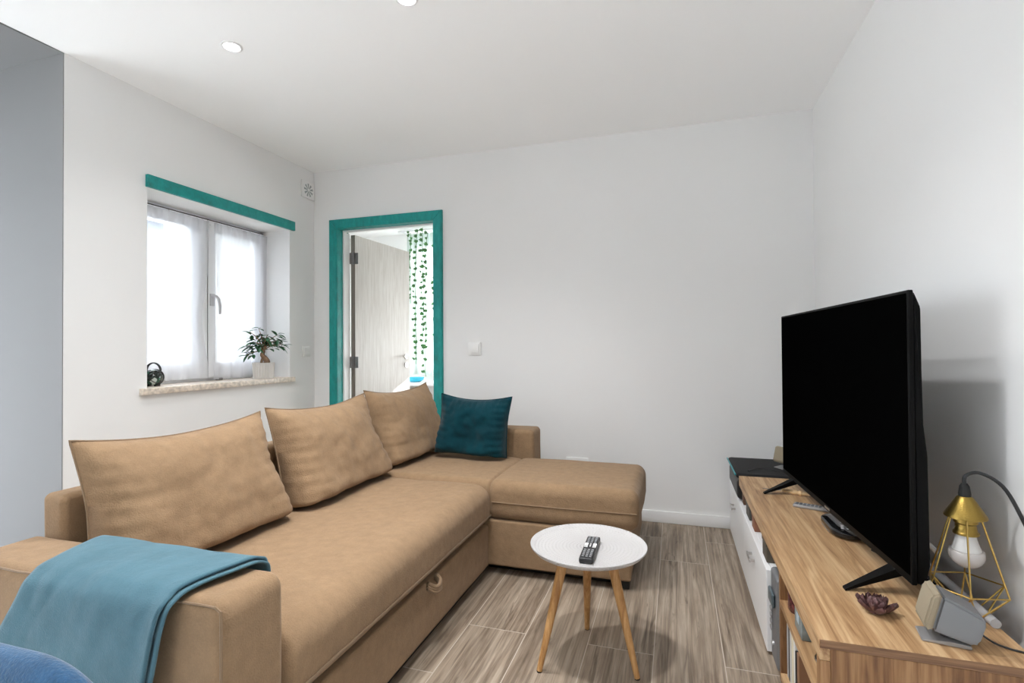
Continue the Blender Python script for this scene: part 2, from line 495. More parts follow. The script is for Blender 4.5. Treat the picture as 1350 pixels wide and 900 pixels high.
for nm, (a, b, c, d) in zip(('window_4', 'window_5'), REARW):
    r = sroot(nm, ((a + b) / 2, YR - .08, c))
    bm = bmesh.new()
    for q in ((a, a + .06, c, d), (b - .06, b, c, d), (a, b, c, c + .06), (a, b, d - .06, d), ((a + b) / 2 - .04, (a + b) / 2 + .04, c, d)):
        box(bm, q[0], q[1], YR - .11, YR - .05, q[2], q[3])
    obj('window_frame', bm, UPVC, r)
    bm = bmesh.new(); box(bm, a + .05, b - .05, YR - .083, YR - .078, c + .05, d - .05); obj('pane', bm, GLASS, r, 0)
# skirting boards
def skirting(name, x0, x1, y0, y1):
    structure(obj(name, rbox(x0, x1, y0, y1, 0, .073, .004, 2), WHITE))
skirting('baseboard_back', -1.60, XR - .001, YB - .014, YB - .0005)
skirting('baseboard_right', XR - .0145, XR - .0005, YR, YB - .015)
skirting('baseboard_left', XL + .0005, XL + .0145, YL + .002, YB - .0005)

# ---- teal board over the window, window with two sashes, stone sill
bm = rbox(XL + .0005, XL + .022, 2.05, 3.178, 1.988, 2.055, .002, 2)
structure(obj('trim_1', bm, TEAL))
win = sroot('window_1', (-2.95, 2.6, WZ0))
XF = -2.952
bm = bmesh.new()
for q in ((W0, W0 + .03, WZ0, WZ1), (W1 - .03, W1, WZ0, WZ1), (W0, W1, WZ0, WZ0 + .055), (W0, W1, WZ1 - .028, WZ1)):
    box(bm, XF - .05, XF - .004, q[0], q[1], q[2], q[3])
obj('window_frame', bm, UPVC, win)
for (a, b, ga, gb, hinge) in ((W0 + .012, 2.640, 2.165, 2.548, 0), (2.649, W1 - .012, 2.700, 3.060, 1)):
    bm = bmesh.new()
    z0, z1 = .925, 1.965; gz0, gz1 = 1.012, 1.908
    for q in ((a, ga, z0, z1), (gb, b, z0, z1), (ga, gb, z0, gz0), (ga, gb, gz1, z1)):
        box(bm, XF - .035, XF + .018, *q)
    # glazing bead
    for q in ((ga, ga + .012, gz0, gz1), (gb - .012, gb, gz0, gz1), (ga, gb, gz0, gz0 + .012), (ga, gb, gz1 - .012, gz1)):
        box(bm, XF - .01, XF + .010, *q)
    s = obj('sash', bm, UPVC, win)
    bm = bmesh.new(); box(bm, XF - .012, XF - .006, ga, gb, gz0, gz1); obj('pane', bm, GLASS, s, 0)
    if hinge:
        bm = bmesh.new()
        box(bm, XF + .018, XF + .028, 2.660, 2.690, 1.40, 1.48)
        tube(bm, [(XF + .025, 2.675, 1.465), (XF + .05, 2.678, 1.465), (XF + .062, 2.690, 1.445), (XF + .064, 2.700, 1.40), (XF + .060, 2.703, 1.345)], [.009, .009, .010, .010, .008], 10)
        obj('handle', bm, plain('grey_window_handle', (.55, .55, .57), .4), s)
bm = bmesh.new(); box(bm, XF - .03, XF + .013, 2.641, 2.648, .93, 1.96); obj('gasket', bm, GASKET, win, 0)
bm = bmesh.new(); box(bm, XF - .02, XF + .005, W0, W1, 1.966, 1.975); obj('gasket', bm, GASKET, win, 0)
bm = rbox(XF + .0, XL + .028, 2.02, 3.170, .870, .905, .003, 2)
obj('sill', bm, STONE, win)
bm = rbox(XF + .03, XF + .05, 2.69, 2.735, .9055, .922, .003, 2)
o = obj('window_stop', bm, STEELD); tag(o, 'small grey metal catch lying on the stone sill between the curtains', 'catch')

# ---- doorway: teal architrave and lining, open door leaf
d1 = sroot('door_1', ((D0 + D1) / 2, YB, 0))
def architrave():
    bm = bmesh.new()
    w = .072; y0, y1 = YB - .020, YB - .0005
    o = [(D0 - w, 0), (D0 - w, DZ + w), (D1 + w, DZ + w), (D1 + w, 0), (D1, 0), (D1, DZ), (D0, DZ), (D0, 0)]
    polys = [[o[0], o[1], o[6], o[7]], [o[1], o[2], o[5], o[6]], [o[2], o[3], o[4], o[5]]]
    for p in polys:
        prism(bm, p, 'y', y0, y1)
    bmesh.ops.bevel(bm, geom=[e for e in bm.edges if all(abs(v.co.y - y0) < 1e-5 for v in e.verts)], offset=.004, segments=2, affect='EDGES')
    return bm
obj('architrave', architrave(), TEAL, d1)
bm = bmesh.new()
box(bm, D0 - .011, D0, YB - .001, YB + T, 0, DZ); box(bm, D1, D1 + .011, YB - .001, YB + T, 0, DZ)
box(bm, D0 - .011, D1 + .011, YB - .001, YB + T, DZ, DZ + .011)
obj('jamb_lining', bm, TEAL, d1)
bm = bmesh.new()
box(bm, D0, D0 + .012, YB + .055, YB + T, 0, DZ - .012); box(bm, D1 - .012, D1, YB + .055, YB + .085, 0, DZ - .012); box(bm, D0, D1, YB + .055, YB + .085, DZ - .012, DZ)
obj('door_stop', bm, WHITE, d1)
# leaf: hinge line near (-2.44, 3.565), swung about 87 degrees into the bedroom
hx, hy, ang = -2.437, 3.565, R(86.5)
leaf = bpy.data.objects.new('door_leaf', None)
bm = rbox(0, .80, 0, .04, .008, 2.020, .002, 1)
M = Matrix.Translation((hx, hy, 0)) @ Matrix.Rotation(ang, 4, 'Z')
bmesh.ops.transform(bm, matrix=M, verts=bm.verts[:])
leaf = obj('door_leaf', bm, DOORW, d1)
bm = bmesh.new(); box(bm, -.001, .0005, .001, .039, .01, 2.019); bmesh.ops.transform(bm, matrix=M, verts=bm.verts[:])
obj('edge_strip', bm, DOOREDGE, leaf, 0)
bm = bmesh.new()
lathe(bm, [(0, 0), (.025, 0), (.025, .008), (.011, .010), (.011, .045), (0, .045)], seg=20)
bmesh.ops.transform(bm, matrix=Matrix.Translation((.735, 0, 1.035)) @ Matrix.Rotation(R(90), 4, 'X'), verts=bm.verts[:])
tube(bm, [(.735, -.042, 1.035), (.715, -.05, 1.035), (.62, -.05, 1.035)], .009, 10)
bmesh.ops.transform(bm, matrix=M, verts=bm.verts[:])
obj('door_handle', bm, CHROME, leaf)
bm = bmesh.new()
lathe(bm, [(0, 0), (.025, 0), (.025, .008), (.006, .009), (.006, .002), (0, .002)], seg=20)
bmesh.ops.transform(bm, matrix=M @ Matrix.Translation((.735, 0, .955)) @ Matrix.Rotation(R(90), 4, 'X'), verts=bm.verts[:])
obj('lock_escutcheon', bm, CHROME, leaf)
for z in (1.83, 1.0, .22):
    bm = bmesh.new()
    tube(bm, [(hx - .012, hy - .006, z - .05), (hx - .012, hy - .006, z + .05)], .008, 10)
    box(bm, hx - .002, hx + .03, hy - .004, hy - .0015, z - .045, z + .045)
    box(bm, hx - .046, hx - .014, hy - .021, hy - .018, z - .045, z + .045)
    obj('hinge', bm, STEELD, d1)

def downlight(x, y, label, watt=68):
    t = thing('ceiling_downlight', label, 'downlight', (x, y, H), 0, 'recessed ceiling downlights')
    bm = bmesh.new(); lathe(bm, [(.032, -.001), (.036, -.006), (.045, -.004), (.046, -.0005), (.032, -.0005)], (x, y, H), 32, True)
    obj('trim_ring', bm, WHITE, t)
    bm = bmesh.new(); lathe(bm, [(0, -.004), (.032, -.002), (.032, -.0008), (0, -.0008)], (x, y, H), 32)
    obj('lens', bm, LENS, t)
    l = bpy.data.lights.new('downlight_beam', 'SPOT'); l.energy = watt; l.spot_size = R(136); l.spot_blend = 1.
    l.shadow_soft_size = .05; l.color = (.985, .99, 1.)
    lo = bpy.data.objects.new('downlight_beam', l); COL.objects.link(lo); lo.location = (0, 0, -.02); lo.parent = t
SPOT_W = 62
# ---- bedroom beyond the doorway
YF = 5.62; BX0, BX1 = -4.3, .8
bm = bmesh.new(); box(bm, BX0 - .15, BX1 + .15, YB + .0015, YF + .15, -.1, 0); structure(obj('floor_bedroom', bm, FLOOR, smooth=0))
bm = bmesh.new(); box(bm, BX0 - .15, BX1 + .15, YB + T + .0005, YF + .15, H, H + .15); structure(obj('ceiling_bedroom', bm, CEIL, smooth=0))
bm = bmesh.new(); box(bm, BX0 - .15, BX0, YB + T, YF, 0, H); structure(obj('wall_bedroom_left', bm, WALL, smooth=0))
bm = bmesh.new(); box(bm, BX1, BX1 + .15, YB + T, YF, 0, H); structure(obj('wall_bedroom_right', bm, WALL, smooth=0))
BW = [(-3.05, -1.95, .80, 2.40), (-1.75, -.15, .6, 1.435)]
bm = bmesh.new(); wall_panel(bm, 'y', YF, .15, BX0, BX1, 0, H, BW); structure(obj('wall_bedroom_back', bm, WALL, smooth=0))
for nm, (a, b, c, d) in zip(('window_2', 'window_3'), BW):
    r = sroot(nm, ((a + b) / 2, YF + .08, c))
    bm = bmesh.new()
    for q in ((a, a + .05, c, d), (b - .05, b, c, d), (a, b, c, c + .05), (a, b, d - .05, d), ((a + b) / 2 - .03, (a + b) / 2 + .03, c, d)):
        box(bm, q[0], q[1], YF + .05, YF + .11, q[2], q[3])
    obj('window_frame', bm, UPVC, r)
    if nm == 'window_2':
        bm = bmesh.new(); box(bm, a + .04, b - .04, YF + .078, YF + .083, c + .04, d - .04); obj('pane', bm, GLASS, r, 0)

def curtain(name, mat, axis, pos, a0, a1, z0, z1, folds, amp, seed, pinch=None, slack=0.):
    """hanging cloth with soft vertical folds; axis 'x' hangs across y"""
    bm = bmesh.new(); nu, nv = 72, 26; rows = []
    for j in range(nv + 1):
        v = j / nv; z = z1 + (z0 - z1) * v; row = []
        for i in range(nu + 1):
            u = i / nu
            ph = folds * 2 * PI * u + .6 * noise.noise(Vector((u * 5, v * 1.5, seed)))
            d = amp * (math.sin(ph) * (.45 + .55 * v) + .6 * noise.noise(Vector((u * 9, v * 2, seed + 3))))
            a = a0 + (a1 - a0) * u
            if pinch: a = pinch(a, v)
            if v < .06: d += amp * .9 * math.sin(u * folds * 14) * .5
            zz = z + slack * noise.noise(Vector((u * 6, seed, 0))) * (v > .98)
            row.append(bm.verts.new((pos + d, a, zz) if axis == 'x' else (a, pos + d, zz)))
        rows.append(row)
    for j in range(nv):
        for i in range(nu): bm.faces.new((rows[j][i], rows[j][i + 1], rows[j + 1][i + 1], rows[j + 1][i]))
    return finish(bm, name, mat, None, 60)

def rod(o, a, b):
    bm = bmesh.new(); tube(bm, [a, b], .004, 8); obj('rod', bm, UPVC, o)

def pin_l(a, v):
    s = 1 - .10 * math.exp(-((v - .62) / .22) ** 2)
    return 2.13 + (a - 2.13) * s
def pin_r(a, v):
    s = 1 - .05 * math.exp(-((v - .45) / .3) ** 2) + .03 * max(0, v - .7)
    return 3.125 + (a - 3.125) * s
cu = curtain('sheer_curtain', SHEER, 'x', XF + .048, 2.075, 2.625, .925, 1.950, 5, .010, 1.3, pin_l)
tag(cu, 'white sheer curtain on the window sash beside the black lantern', 'curtain', 'sheer curtains on the window')
rod(cu, (XF + .026, 2.07, 1.935), (XF + .026, 2.63, 1.935))
cu = curtain('sheer_curtain', SHEER, 'x', XF + .048, 2.665, 3.128, .912, 1.950, 5, .010, 5.1, pin_r)
tag(cu, 'white sheer curtain on the window sash with the handle, behind the bonsai', 'curtain', 'sheer curtains on the window')
rod(cu, (XF + .026, 2.66, 1.935), (XF + .026, 3.132, 1.935))
cu = curtain('sheer_curtain', SHEER2, 'y', 5.46, -3.02, -1.9, .80, 2.455, 9, .025, 9.7)
tag(cu, 'long white sheer curtain behind the ivy garlands in the bedroom', 'curtain')

bm = bmesh.new(); tube(bm, [(-3.06, 5.33, 2.466), (-1.86, 5.33, 2.466)], .010, 10)
for x in (-3.03, -1.89): box(bm, x - .006, x + .006, 5.33, 5.619, 2.458, 2.474)
obj('curtain_rod', bm, UPVC, cu)
downlight(-1.35, 4.55, 'added unseen downlight that brightens the bedroom door', 60)  # unseen lamp, added to light the face of the door leaf
# white desk in the bedroom
dk = thing('bedroom_desk', 'white desk under the ivy garlands, seen through the doorway', 'desk', (-2.45, 5.05, 0))
obj('desk_top', rbox(-3.0, -1.9, 4.85, 5.28, .715, .745, .004), WHITE, dk)
obj('back_panel', rbox(-2.97, -1.93, 5.24, 5.26, .30, .7145, .003), WHITE, dk)
for x in (-3.0, -1.93): obj('side_panel', rbox(x, x + .03, 4.86, 5.27, 0, .7145, .003), WHITE, dk)
bm = bmesh.new()
lathe(bm, [(0, 0), (.05, 0), (.085, .02), (.095, .05), (.09, .05), (.078, .024), (.045, .006), (0, .006)], (-2.68, 5.02, .7455), 28)
tag(obj('glass_bowl', bm, plain('turquoise_glass', (.05, .55, .75), .15)), 'small turquoise glass bowl on the white bedroom desk', 'bowl')

# ivy garlands hanging in front of the curtain
def ivy_leaf(bm, p, s, rot, tilt):
    pts = [(0, -.5), (.22, -.30), (.55, -.28), (.30, .05), (.38, .28), (.12, .22), (0, .6), (-.12, .22), (-.38, .28), (-.30, .05), (-.55, -.28), (-.22, -.30)]
    m = Matrix.Translation(p) @ Matrix.Rotation(rot, 4, 'Y') @ Matrix.Rotation(tilt, 4, 'X') @ Matrix.Rotation(random.uniform(-.6, .6), 4, 'Z')
    c = bm.verts.new(m @ Vector((0, -s * .12, 0)))
    vs = [bm.verts.new(m @ Vector((x * s, 0, y * s))) for x, y in pts]
    for i in range(len(vs)): bm.faces.new((c, vs[i], vs[(i + 1) % len(vs)]))

GARL = [(-2.895, 2.44, 1.62, 26, 'ivy garland hanging beside the door edge, the shortest strand of all'),
        (-2.800, 2.45, .93, 44, 'ivy garland in the second strand from the door edge'),
        (-2.732, 2.46, 1.02, 40, 'ivy garland in the middle of the five bedroom strands'),
        (-2.675, 2.42, .78, 46, 'ivy garland that trails down into the turquoise bowl'),
        (-2.575, 2.44, 1.02, 36, 'ivy garland nearest the bare door jamb without hinges')]
for k, (gx, zt, zb, nl, lab) in enumerate(GARL):
    g = thing('hanging_ivy', lab, 'garland', (gx, 5.312, zb), 0, 'ivy garlands in the bedroom')
    yk = 5.312 - .055 * (k % 2)
    path = [(gx + .018 * noise.noise(Vector((t * 4., k * 3.1, 0))), yk + (5.316 - yk) * (1 - t) ** 10, zt + (zb - zt) * t) for t in [i / 24 for i in range(25)]]
    if zb < .8: path[-1] = (gx, path[-1][1], zb + .01)
    bm = bmesh.new(); tube(bm, path, .0035, 6); obj('stem', bm, VINE, g)
    bm = bmesh.new()
    for i in range(nl):
        t = (i + random.random()) / nl
        q = path[min(int(t * 24), 24)]
        ivy_leaf(bm, Vector((q[0] + random.uniform(-.022, .022), q[1] - .012 - random.random() * .02, q[2])), random.uniform(.034, .052), random.uniform(0, 2 * PI), random.uniform(-.5, .5))
    obj('foliage', bm, LEAF2, g)

# ------------------------------------------------------------------ outside
bm = bmesh.new(); box(bm, -30, 20, -25, 30, -.4, -.15); structure(obj('ground', bm, GROUND, smooth=0))
fn = thing('reed_fence', 'pale reed fence standing outside beyond the sheer curtains', 'fence', (-5.4, 3.6, -.15))
bm = bmesh.new()
for i in range(240):
    y = 2.2 + i * .0135; h = 1.33 + random.uniform(-.05, .05)
    tube(bm, [(-5.4 + random.uniform(-.008, .008), y, -.15), (-5.4 + random.uniform(-.01, .01), y + random.uniform(-.01, .01), h)], .007, 5)
obj('reed_canes', bm, REED, fn)
bm = bmesh.new()
for z in (.2, .8, 1.2): tube(bm, [(-5.39, 2.2, z), (-5.39, 5.45, z)], .004, 5)
obj('wire', bm, STEELD, fn)
nb = thing('neighbour_house', 'pale blue rendered house with a grey sloping roof outside the window', 'house', (-7.6, 6, -.15))
bm = bmesh.new(); box(bm, -9.0, -6.2, 1.0, 11.0, -.15, 2.72); obj('house_wall', bm, RENDERW, nb)
bm = bmesh.new(); prism(bm, [(-5.95, 2.66), (-5.95, 2.76), (-9.1, 4.5), (-9.1, 4.4)], 'y', .8, 11.2); obj('house_roof', bm, ROOF, nb)

# ------------------------------------------------------------------ fittings on walls and ceiling
downlight(-1.925, 1.862, 'lit recessed downlight over the window end of the sofa', 22)
downlight(-1.003, 1.820, 'lit recessed downlight over the middle of the room')
downlight(-.55, 1.27, 'lit recessed downlight above the coffee table side of the room')
downlight(-1.95, .80, 'lit recessed downlight above the hallway end of the sofa', 22)
downlight(-.9, -.6, 'lit recessed downlight far back in the room', 72)
downlight(-2.9, -.9, 'added unseen downlight in the hallway for bounce light on the ceiling', 60)  # unseen lamp, added so the white floor throws light upward
downlight(-.1, -1.6, 'added unseen downlight near the rear wall for bounce light on the ceiling', 72)  # second unseen lamp added to raise the ceiling brightness

vt = thing('wall_vent', 'small square white vent with radial slots high in the corner', 'vent', (XL, 3.335, 2.338))
bm = rbox(XL + .0005, XL + .012, 3.262, 3.408, 2.273, 2.404, .003)
obj('plate', bm, PLASTIC, vt)
bm = bmesh.new()
for k in range(9):
    a = 2 * PI * k / 9 + .25
    ca, sa = math.cos(a), math.sin(a)
    pts = [(.012, -.003), (.05, -.009), (.05, .009), (.012, .003)]
    vs = [bm.verts.new((XL + .0128, 3.335 + ca * p - sa * q, 2.338 + sa * p + ca * q)) for p, q in pts]
    bm.faces.new(vs)
obj('slots', bm, plain('vent_shadow_grey', (.36, .40, .39), .8), vt, 0)
bm = bmesh.new(); lathe(bm, [(0, .004), (.010, .004), (.013, 0)], (0, 0, 0), 16)
bmesh.ops.transform(bm, matrix=Matrix.Translation((XL + .012, 3.335, 2.338)) @ Matrix.Rotation(R(90), 4, 'Y'), verts=bm.verts[:])
obj('hub', bm, PLASTIC, vt)

def switch(name, label, cat, face, c, w=.085, h=.085, rocker=True):
    t = thing(name, label, cat, c)
    if face == 'y':
        obj('plate', rbox(c[0] - w / 2, c[0] + w / 2, c[1] - .009, c[1] - .0005, c[2] - h / 2, c[2] + h / 2, .003), PLASTIC, t)
        if rocker: obj('rocker', rbox(c[0] - w * .33, c[0] + w * .33, c[1] - .015, c[1] - .0095, c[2] - h * .34, c[2] + h * .34, .002), PLASTIC, t)
        else:
            for sx in (-.25, .25):
                bm = bmesh.new(); lathe(bm, [(.019, 0), (.021, -.002), (.0, -.002)], seg=20)
                bmesh.ops.transform(bm, matrix=Matrix.Translation((c[0] + sx * w, c[1] - .0115, c[2])) @ Matrix.Rotation(R(-90), 4, 'X'), verts=bm.verts[:])
                obj('socket', bm, WHITE, t)
    else:
        obj('plate', rbox(c[0] + .0005, c[0] + .009, c[1] - w / 2, c[1] + w / 2, c[2] - h / 2, c[2] + h / 2, .003), PLASTIC, t)
        obj('rocker', rbox(c[0] + .0095, c[0] + .014, c[1] - w * .33, c[1] + w * .33, c[2] - h * .34, c[2] + h * .34, .002), PLASTIC, t)
switch('light_switch', 'white light switch on the wall beside the teal door frame', 'switch', 'y', (-1.352, YB, 1.104), .095, .09)
switch('light_switch', 'white light switch beside the window, in the wall corner', 'switch', 'x', (XL, 3.315, 1.091), .09, .08)
switch('wall_outlet', 'low white double outlet on the wall behind the chaise', 'outlet', 'y', (-.625, YB, .335), .15, .085, False)
switch('wall_outlet', 'white outlet on the wall corner behind the far speaker', 'outlet', 'y', (.53, YB, .385), .09, .085, False)

# ------------------------------------------------------------------ corner sofa
so = thing('corner_sofa', 'tan fabric corner sofa with chaise standing in front of the window wall', 'sofa', (-1.25, 2.0, 0))
obj('seat_base', softbox(-1.62, -.879, .99, 2.392, .045, .243, (.012, .012, .012), wob=.0015), TAN, so)
pl = bmesh.new()
path = spline([(-.876, 1.725, .238), (-.868, 1.735, .228), (-.852, 1.748, .219), (-.846, 1.765, .222), (-.853, 1.782, .232), (-.868, 1.790, .240), (-.878, 1.795, .242)], 24)
for (dx, r_) in ((0, .008), (.006, .007), (-.006, .007)):
    tube(pl, [(p[0] + abs(dx) * .3, p[1], p[2] + dx * 1.6) for p in path], r_, 8)
obj('pull_loop', pl, TANSEAM, so)
obj('chaise_base', softbox(-1.66, -.200, 2.396, 3.19, .045, .268, (.012, .012, .012), wob=.0015, seed=4.), TAN, so)
sb = obj('seat_cushion', softbox(-1.61, -.862, .998, 2.386, .243, .446, (.085, .030, .070), (16, 26, 5), puff=.006, wob=.004, seed=2., nr=7), TAN, so)
bm = bmesh.new(); tube(bm, [(-.8625 + .002 * noise.noise(Vector((t * 7, 0, 3))), 1.012 + t * 1.36, .298 + .002 * noise.noise(Vector((t * 5, 0, 0)))) for t in [i / 40 for i in range(41)]], .0032, 6)
obj('seam', bm, TANSEAM, sb)
ch = obj('chaise_cushion', softbox(-1.62, -.160, 2.386, 2.992, .268, .457, (.050, .045, .055), (30, 16, 5), puff=.006, wob=.004, seed=7., nr=7, groove=-.874), TAN, so)
bm = bmesh.new(); tube(bm, [(-.862 + t * .69, 2.385, .357 - .002 * math.sin(t * PI)) for t in [i / 30 for i in range(31)]], .0032, 6)
obj('seam', bm, TANSEAM, ch)
obj('armrest', softbox(-1.709, -.866, .811, .994, .045, .601, (.035, .030, .040), (20, 8, 14), wob=.0025, seed=11., nr=7), TAN, so)
bm = bmesh.new()
tube(bm, [(-.868, .8135, z) for z in [.06 + i * .02 for i in range(26)]] + [(-.872, .816, .585), (-.89, .818, .592)], .0028, 6)
tube(bm, [(-.885 - i * .02, .8165 + .001 * math.sin(i), .5915) for i in range(40)], .0025, 6)
obj('seam', bm, TANSEAM, so)
obj('armrest', softbox(-1.33, -.816, 2.998, 3.195, .30, .613, (.028, .028, .028), (18, 8, 8), wob=.002, seed=13., nr=6), TAN, so)
obj('armrest_return', softbox(-1.622, -1.331, 3.135, 3.195, .30, .600, (.02, .02, .02), (6, 3, 6), wob=.001, seed=19.), TAN, so)
obj('backrest_frame', softbox(-1.714, -1.624, .998, 3.195, .045, .707, (.020, .020, .020), (4, 30, 10), wob=.002, seed=17.), TAN, so)
for (x, y) in ((-.915, .86), (-.95, 2.36), (-.245, 2.455), (-.245, 3.14), (-1.66, .86), (-1.62, 3.14)):
    obj('foot', rbox(x - .035, x + .035, y - .03, y + .03, 0, .0445, .004), PLINTH, so)
obj('plinth', rbox(-1.58, -.915, 1.05, 2.45, .0005, .044, .003), PLINTH, so)
obj('plinth', rbox(-.913, -.30, 2.475, 3.1, .0005, .044, .003), PLINTH, so)

def pillow(w, h, t, ear=.05, flat=.2, seed=0., nu=44, nv=36, wr=.006, bottom=.35, pw=4.):
    """stuffed cushion: X width, Z height from 0 to h, front towards -Y; returns mesh and rim path"""
    bm = bmesh.new(); F = []; B = []; rim = {}
    for j in range(nv + 1):
        v = -1 + 2 * j / nv; fr = []; bk = []
        for i in range(nu + 1):
            u = -1 + 2 * i / nu
            cx = ear * .45 * (1 - v * v); cz = ear * (1 - u * u)
            x = w / 2 * u * (1 - cx * abs(u) ** 3)
            zz = v
            if v > 0: zz = v * (1 - cz * v ** 3 * 1.3)
            else: zz = v * (1 - cz * .25 * abs(v) ** 3)
            z = h / 2 * (zz + 1)
            pb = pw * 3.2 if v < 0 else pw * .75
            pu = pw * (1 + 2.6 * max(0, (.1 - v) / 1.1))
            th = t / 2 * max(0, 1 - abs(u) ** pu) ** .58 * max(0, 1 - abs(v) ** pb) ** (.5 if v < 0 else .62) * (1 + bottom * -v * .6)
            edge = (1 - (1 - abs(u) ** 2) * (1 - abs(v) ** 2))
            wn = wr * (noise.noise(Vector((x * 9 + seed, z * 9, seed))) + .5 * noise.noise(Vector((x * 24 + seed, z * 24, 1))))
            # gathers along the rim
            wn += wr * .7 * math.sin((u + seed) * 38 + 3 * noise.noise(Vector((x * 5, z * 5, seed)))) * max(0, v - .45) * min(1, th / t * 4)
            wn += wr * .7 * math.sin((v + seed) * 30 + 3 * noise.noise(Vector((x * 5, z * 5, seed + 5)))) * max(0, abs(u) - .5) * min(1, th / t * 4)
            on = i in (0, nu) or j in (0, nv)
            yo = wr * 1.2 * noise.noise(Vector((x * 5, z * 5, seed + 9)))
            a = bm.verts.new((x, -th - (0 if on else wn) + yo, z)); fr.append(a)
            bk.append(a if on else bm.verts.new((x, th * flat + yo, z)))
        F.append(fr); B.append(bk)
    for j in range(nv):
        for i in range(nu):
            bm.faces.new((F[j][i], F[j][i + 1], F[j + 1][i + 1], F[j + 1][i]))
            q = [B[j][i], B[j + 1][i], B[j + 1][i + 1], B[j][i + 1]]
            q = [v for k, v in enumerate(q) if v not in q[:k]]
            if len(set(q)) > 2 and set(q) != {F[j][i], F[j][i + 1], F[j + 1][i + 1], F[j + 1][i]}: bm.faces.new(q)
    path = [F[0][i].co.copy() for i in range(nu)] + [F[j][nu].co.copy() for j in range(nv)] + [F[nv][i].co.copy() for i in range(nu, 0, -1)] + [F[j][0].co.copy() for j in range(nv, 0, -1)]
    return bm, path

def place_pillow(name, label, cat, group, mat, seam, w, h, t, loc, rotz, lean, roll=0., **kw):
    bm, path = pillow(w, h, t, **kw)
    k = math.tan(lean)
    for v in bm.verts: v.co.y += v.co.z * k * (1 - .12 * v.co.z / h)
    path = [Vector((p.x, p.y + p.z * k * (1 - .12 * p.z / h), p.z)) for p in path]
    o = finish(bm, name, mat, None, 70)
    o.location = loc; o.rotation_euler = (0, roll, rotz)
    tag(o, label, cat, group)
    if seam:
        b2 = bmesh.new(); tube(b2, path, .0032, 6, closed=True); obj('piping', b2, seam, o, world=False)
    return o
g = 'loose tan back cushions of the sofa'
place_pillow('back_cushion', 'tan back cushion behind the blue blanket', 'cushion', g, TAN, TANSEAM, .690, .400, .25, (-1.533, 1.350, .4585), R(90), R(12.5), seed=1.1, ear=.13, wr=.010)
place_pillow('back_cushion', 'tan back cushion in the middle of the three', 'cushion', g, TAN, TANSEAM, .695, .408, .26, (-1.527, 2.072, .4605), R(90), R(12.5), seed=4.7, ear=.13, wr=.011)
place_pillow('back_cushion', 'tan back cushion next to the teal pillow', 'cushion', g, TAN, TANSEAM, .695, .412, .25, (-1.522, 2.777, .4705), R(88), R(12.5), seed=8.2, ear=.14, wr=.011)
place_pillow('throw_pillow', 'teal velvet throw pillow leaning in the sofa corner', 'pillow', None, TEALV, TEALV, .445, .345, .19, (-1.160, 2.835, .4790), R(3), R(17), R(2), seed=3.3, ear=.13, wr=.022, bottom=.2, pw=3.4)

# ---- fleece blanket over the near armrest
def blanket(off, dx, thick):
    ctrl = [  # y, z, left x, right x
        (1.006, .572, -1.440, -.940), (1.000, .592, -1.440, -.940), (.975, .6065, -1.440, -.942), (.92, .610, -1.425, -.950), (.85, .608, -1.405, -.970),
        (.806, .596, -1.400, -.982), (.794, .555, -1.410, -.990), (.790, .48, -1.455, -1.003), (.788, .40, -1.500, -1.020), (.782, .25, -1.535, -1.040), (.778, .09, -1.56, -1.055)]
    P = spline(ctrl, 60); bm = bmesh.new(); nu = 44; rows = []
    for j, (y, z, xl, xr) in enumerate(P):
        s = j / 60; row = []
        for i in range(nu + 1):
            u = i / nu
            x = xl + (xr + dx - xl) * u
            top = s < .5
            f = noise.noise(Vector((u * 3.1 + 7, s * 2.5, 2))) * .012 + noise.noise(Vector((u * 9, s * 5, 5))) * .004
            hang = max(0, s - .52) / .48
            f = abs(f) * (.5 if top else 1) + hang * .018 * (1 + math.sin(u * 11 + s * 2)) * .5
            if u > .9: f += .010 * (u - .9) * 10 * (1 if not top else .35)
            yy = y - (f if not top else 0) - (off if not top else 0)
            zz = z + (f if top else 0) + (off if top else 0)
            if s < .12: yy = y + off * .5 + f * .3
            row.append(bm.verts.new((x, yy, zz)))
        rows.append(row)
    for j in range(60):
        for i in range(nu): bm.faces.new((rows[j][i], rows[j][i + 1], rows[j + 1][i + 1], rows[j + 1][i]))
    return bm
bl = thing('blanket', 'teal blue fleece blanket folded over the near sofa armrest', 'blanket', (-1.2, .9, .6))
def solid(o, t):
    m = o.modifiers.new('thickness', 'SOLIDIFY'); m.thickness = t; m.offset = 1
solid(obj('upper_layer', blanket(.010, 0, .006), FLEECE, bl, 70), .006)
solid(obj('under_layer', blanket(.002, .012, .006), FLEECE2, bl, 70), .005)

# ---- blue upholstered chair, its back just showing at the corner of the view
ac = thing('upholstered_chair', 'denim blue velvet chair whose backrest rises beside the blanket', 'chair', (-.86, .20, 0))
obj('backrest', softbox(-1.12, -.575, .375, .445, .40, .757, (.16, .033, .10), (12, 4, 8), wob=.003, seed=23., nr=8), DENIM, ac)
obj('seat', softbox(-1.10, -.60, -.05, .375, .40, .49, (.05, .05, .035), (10, 10, 3), puff=.01, wob=.002, seed=25.), DENIM, ac)
for x in (-1.06, -.64):
    for y in (-.01, .38):
        bm = bmesh.new(); tube(bm, [(x, y, .41), (x + (.02 if x > -.8 else -.02), y + (.02 if y > 0 else -.02), 0)], [.016, .010], 12); obj('leg', bm, BLACKM, ac)

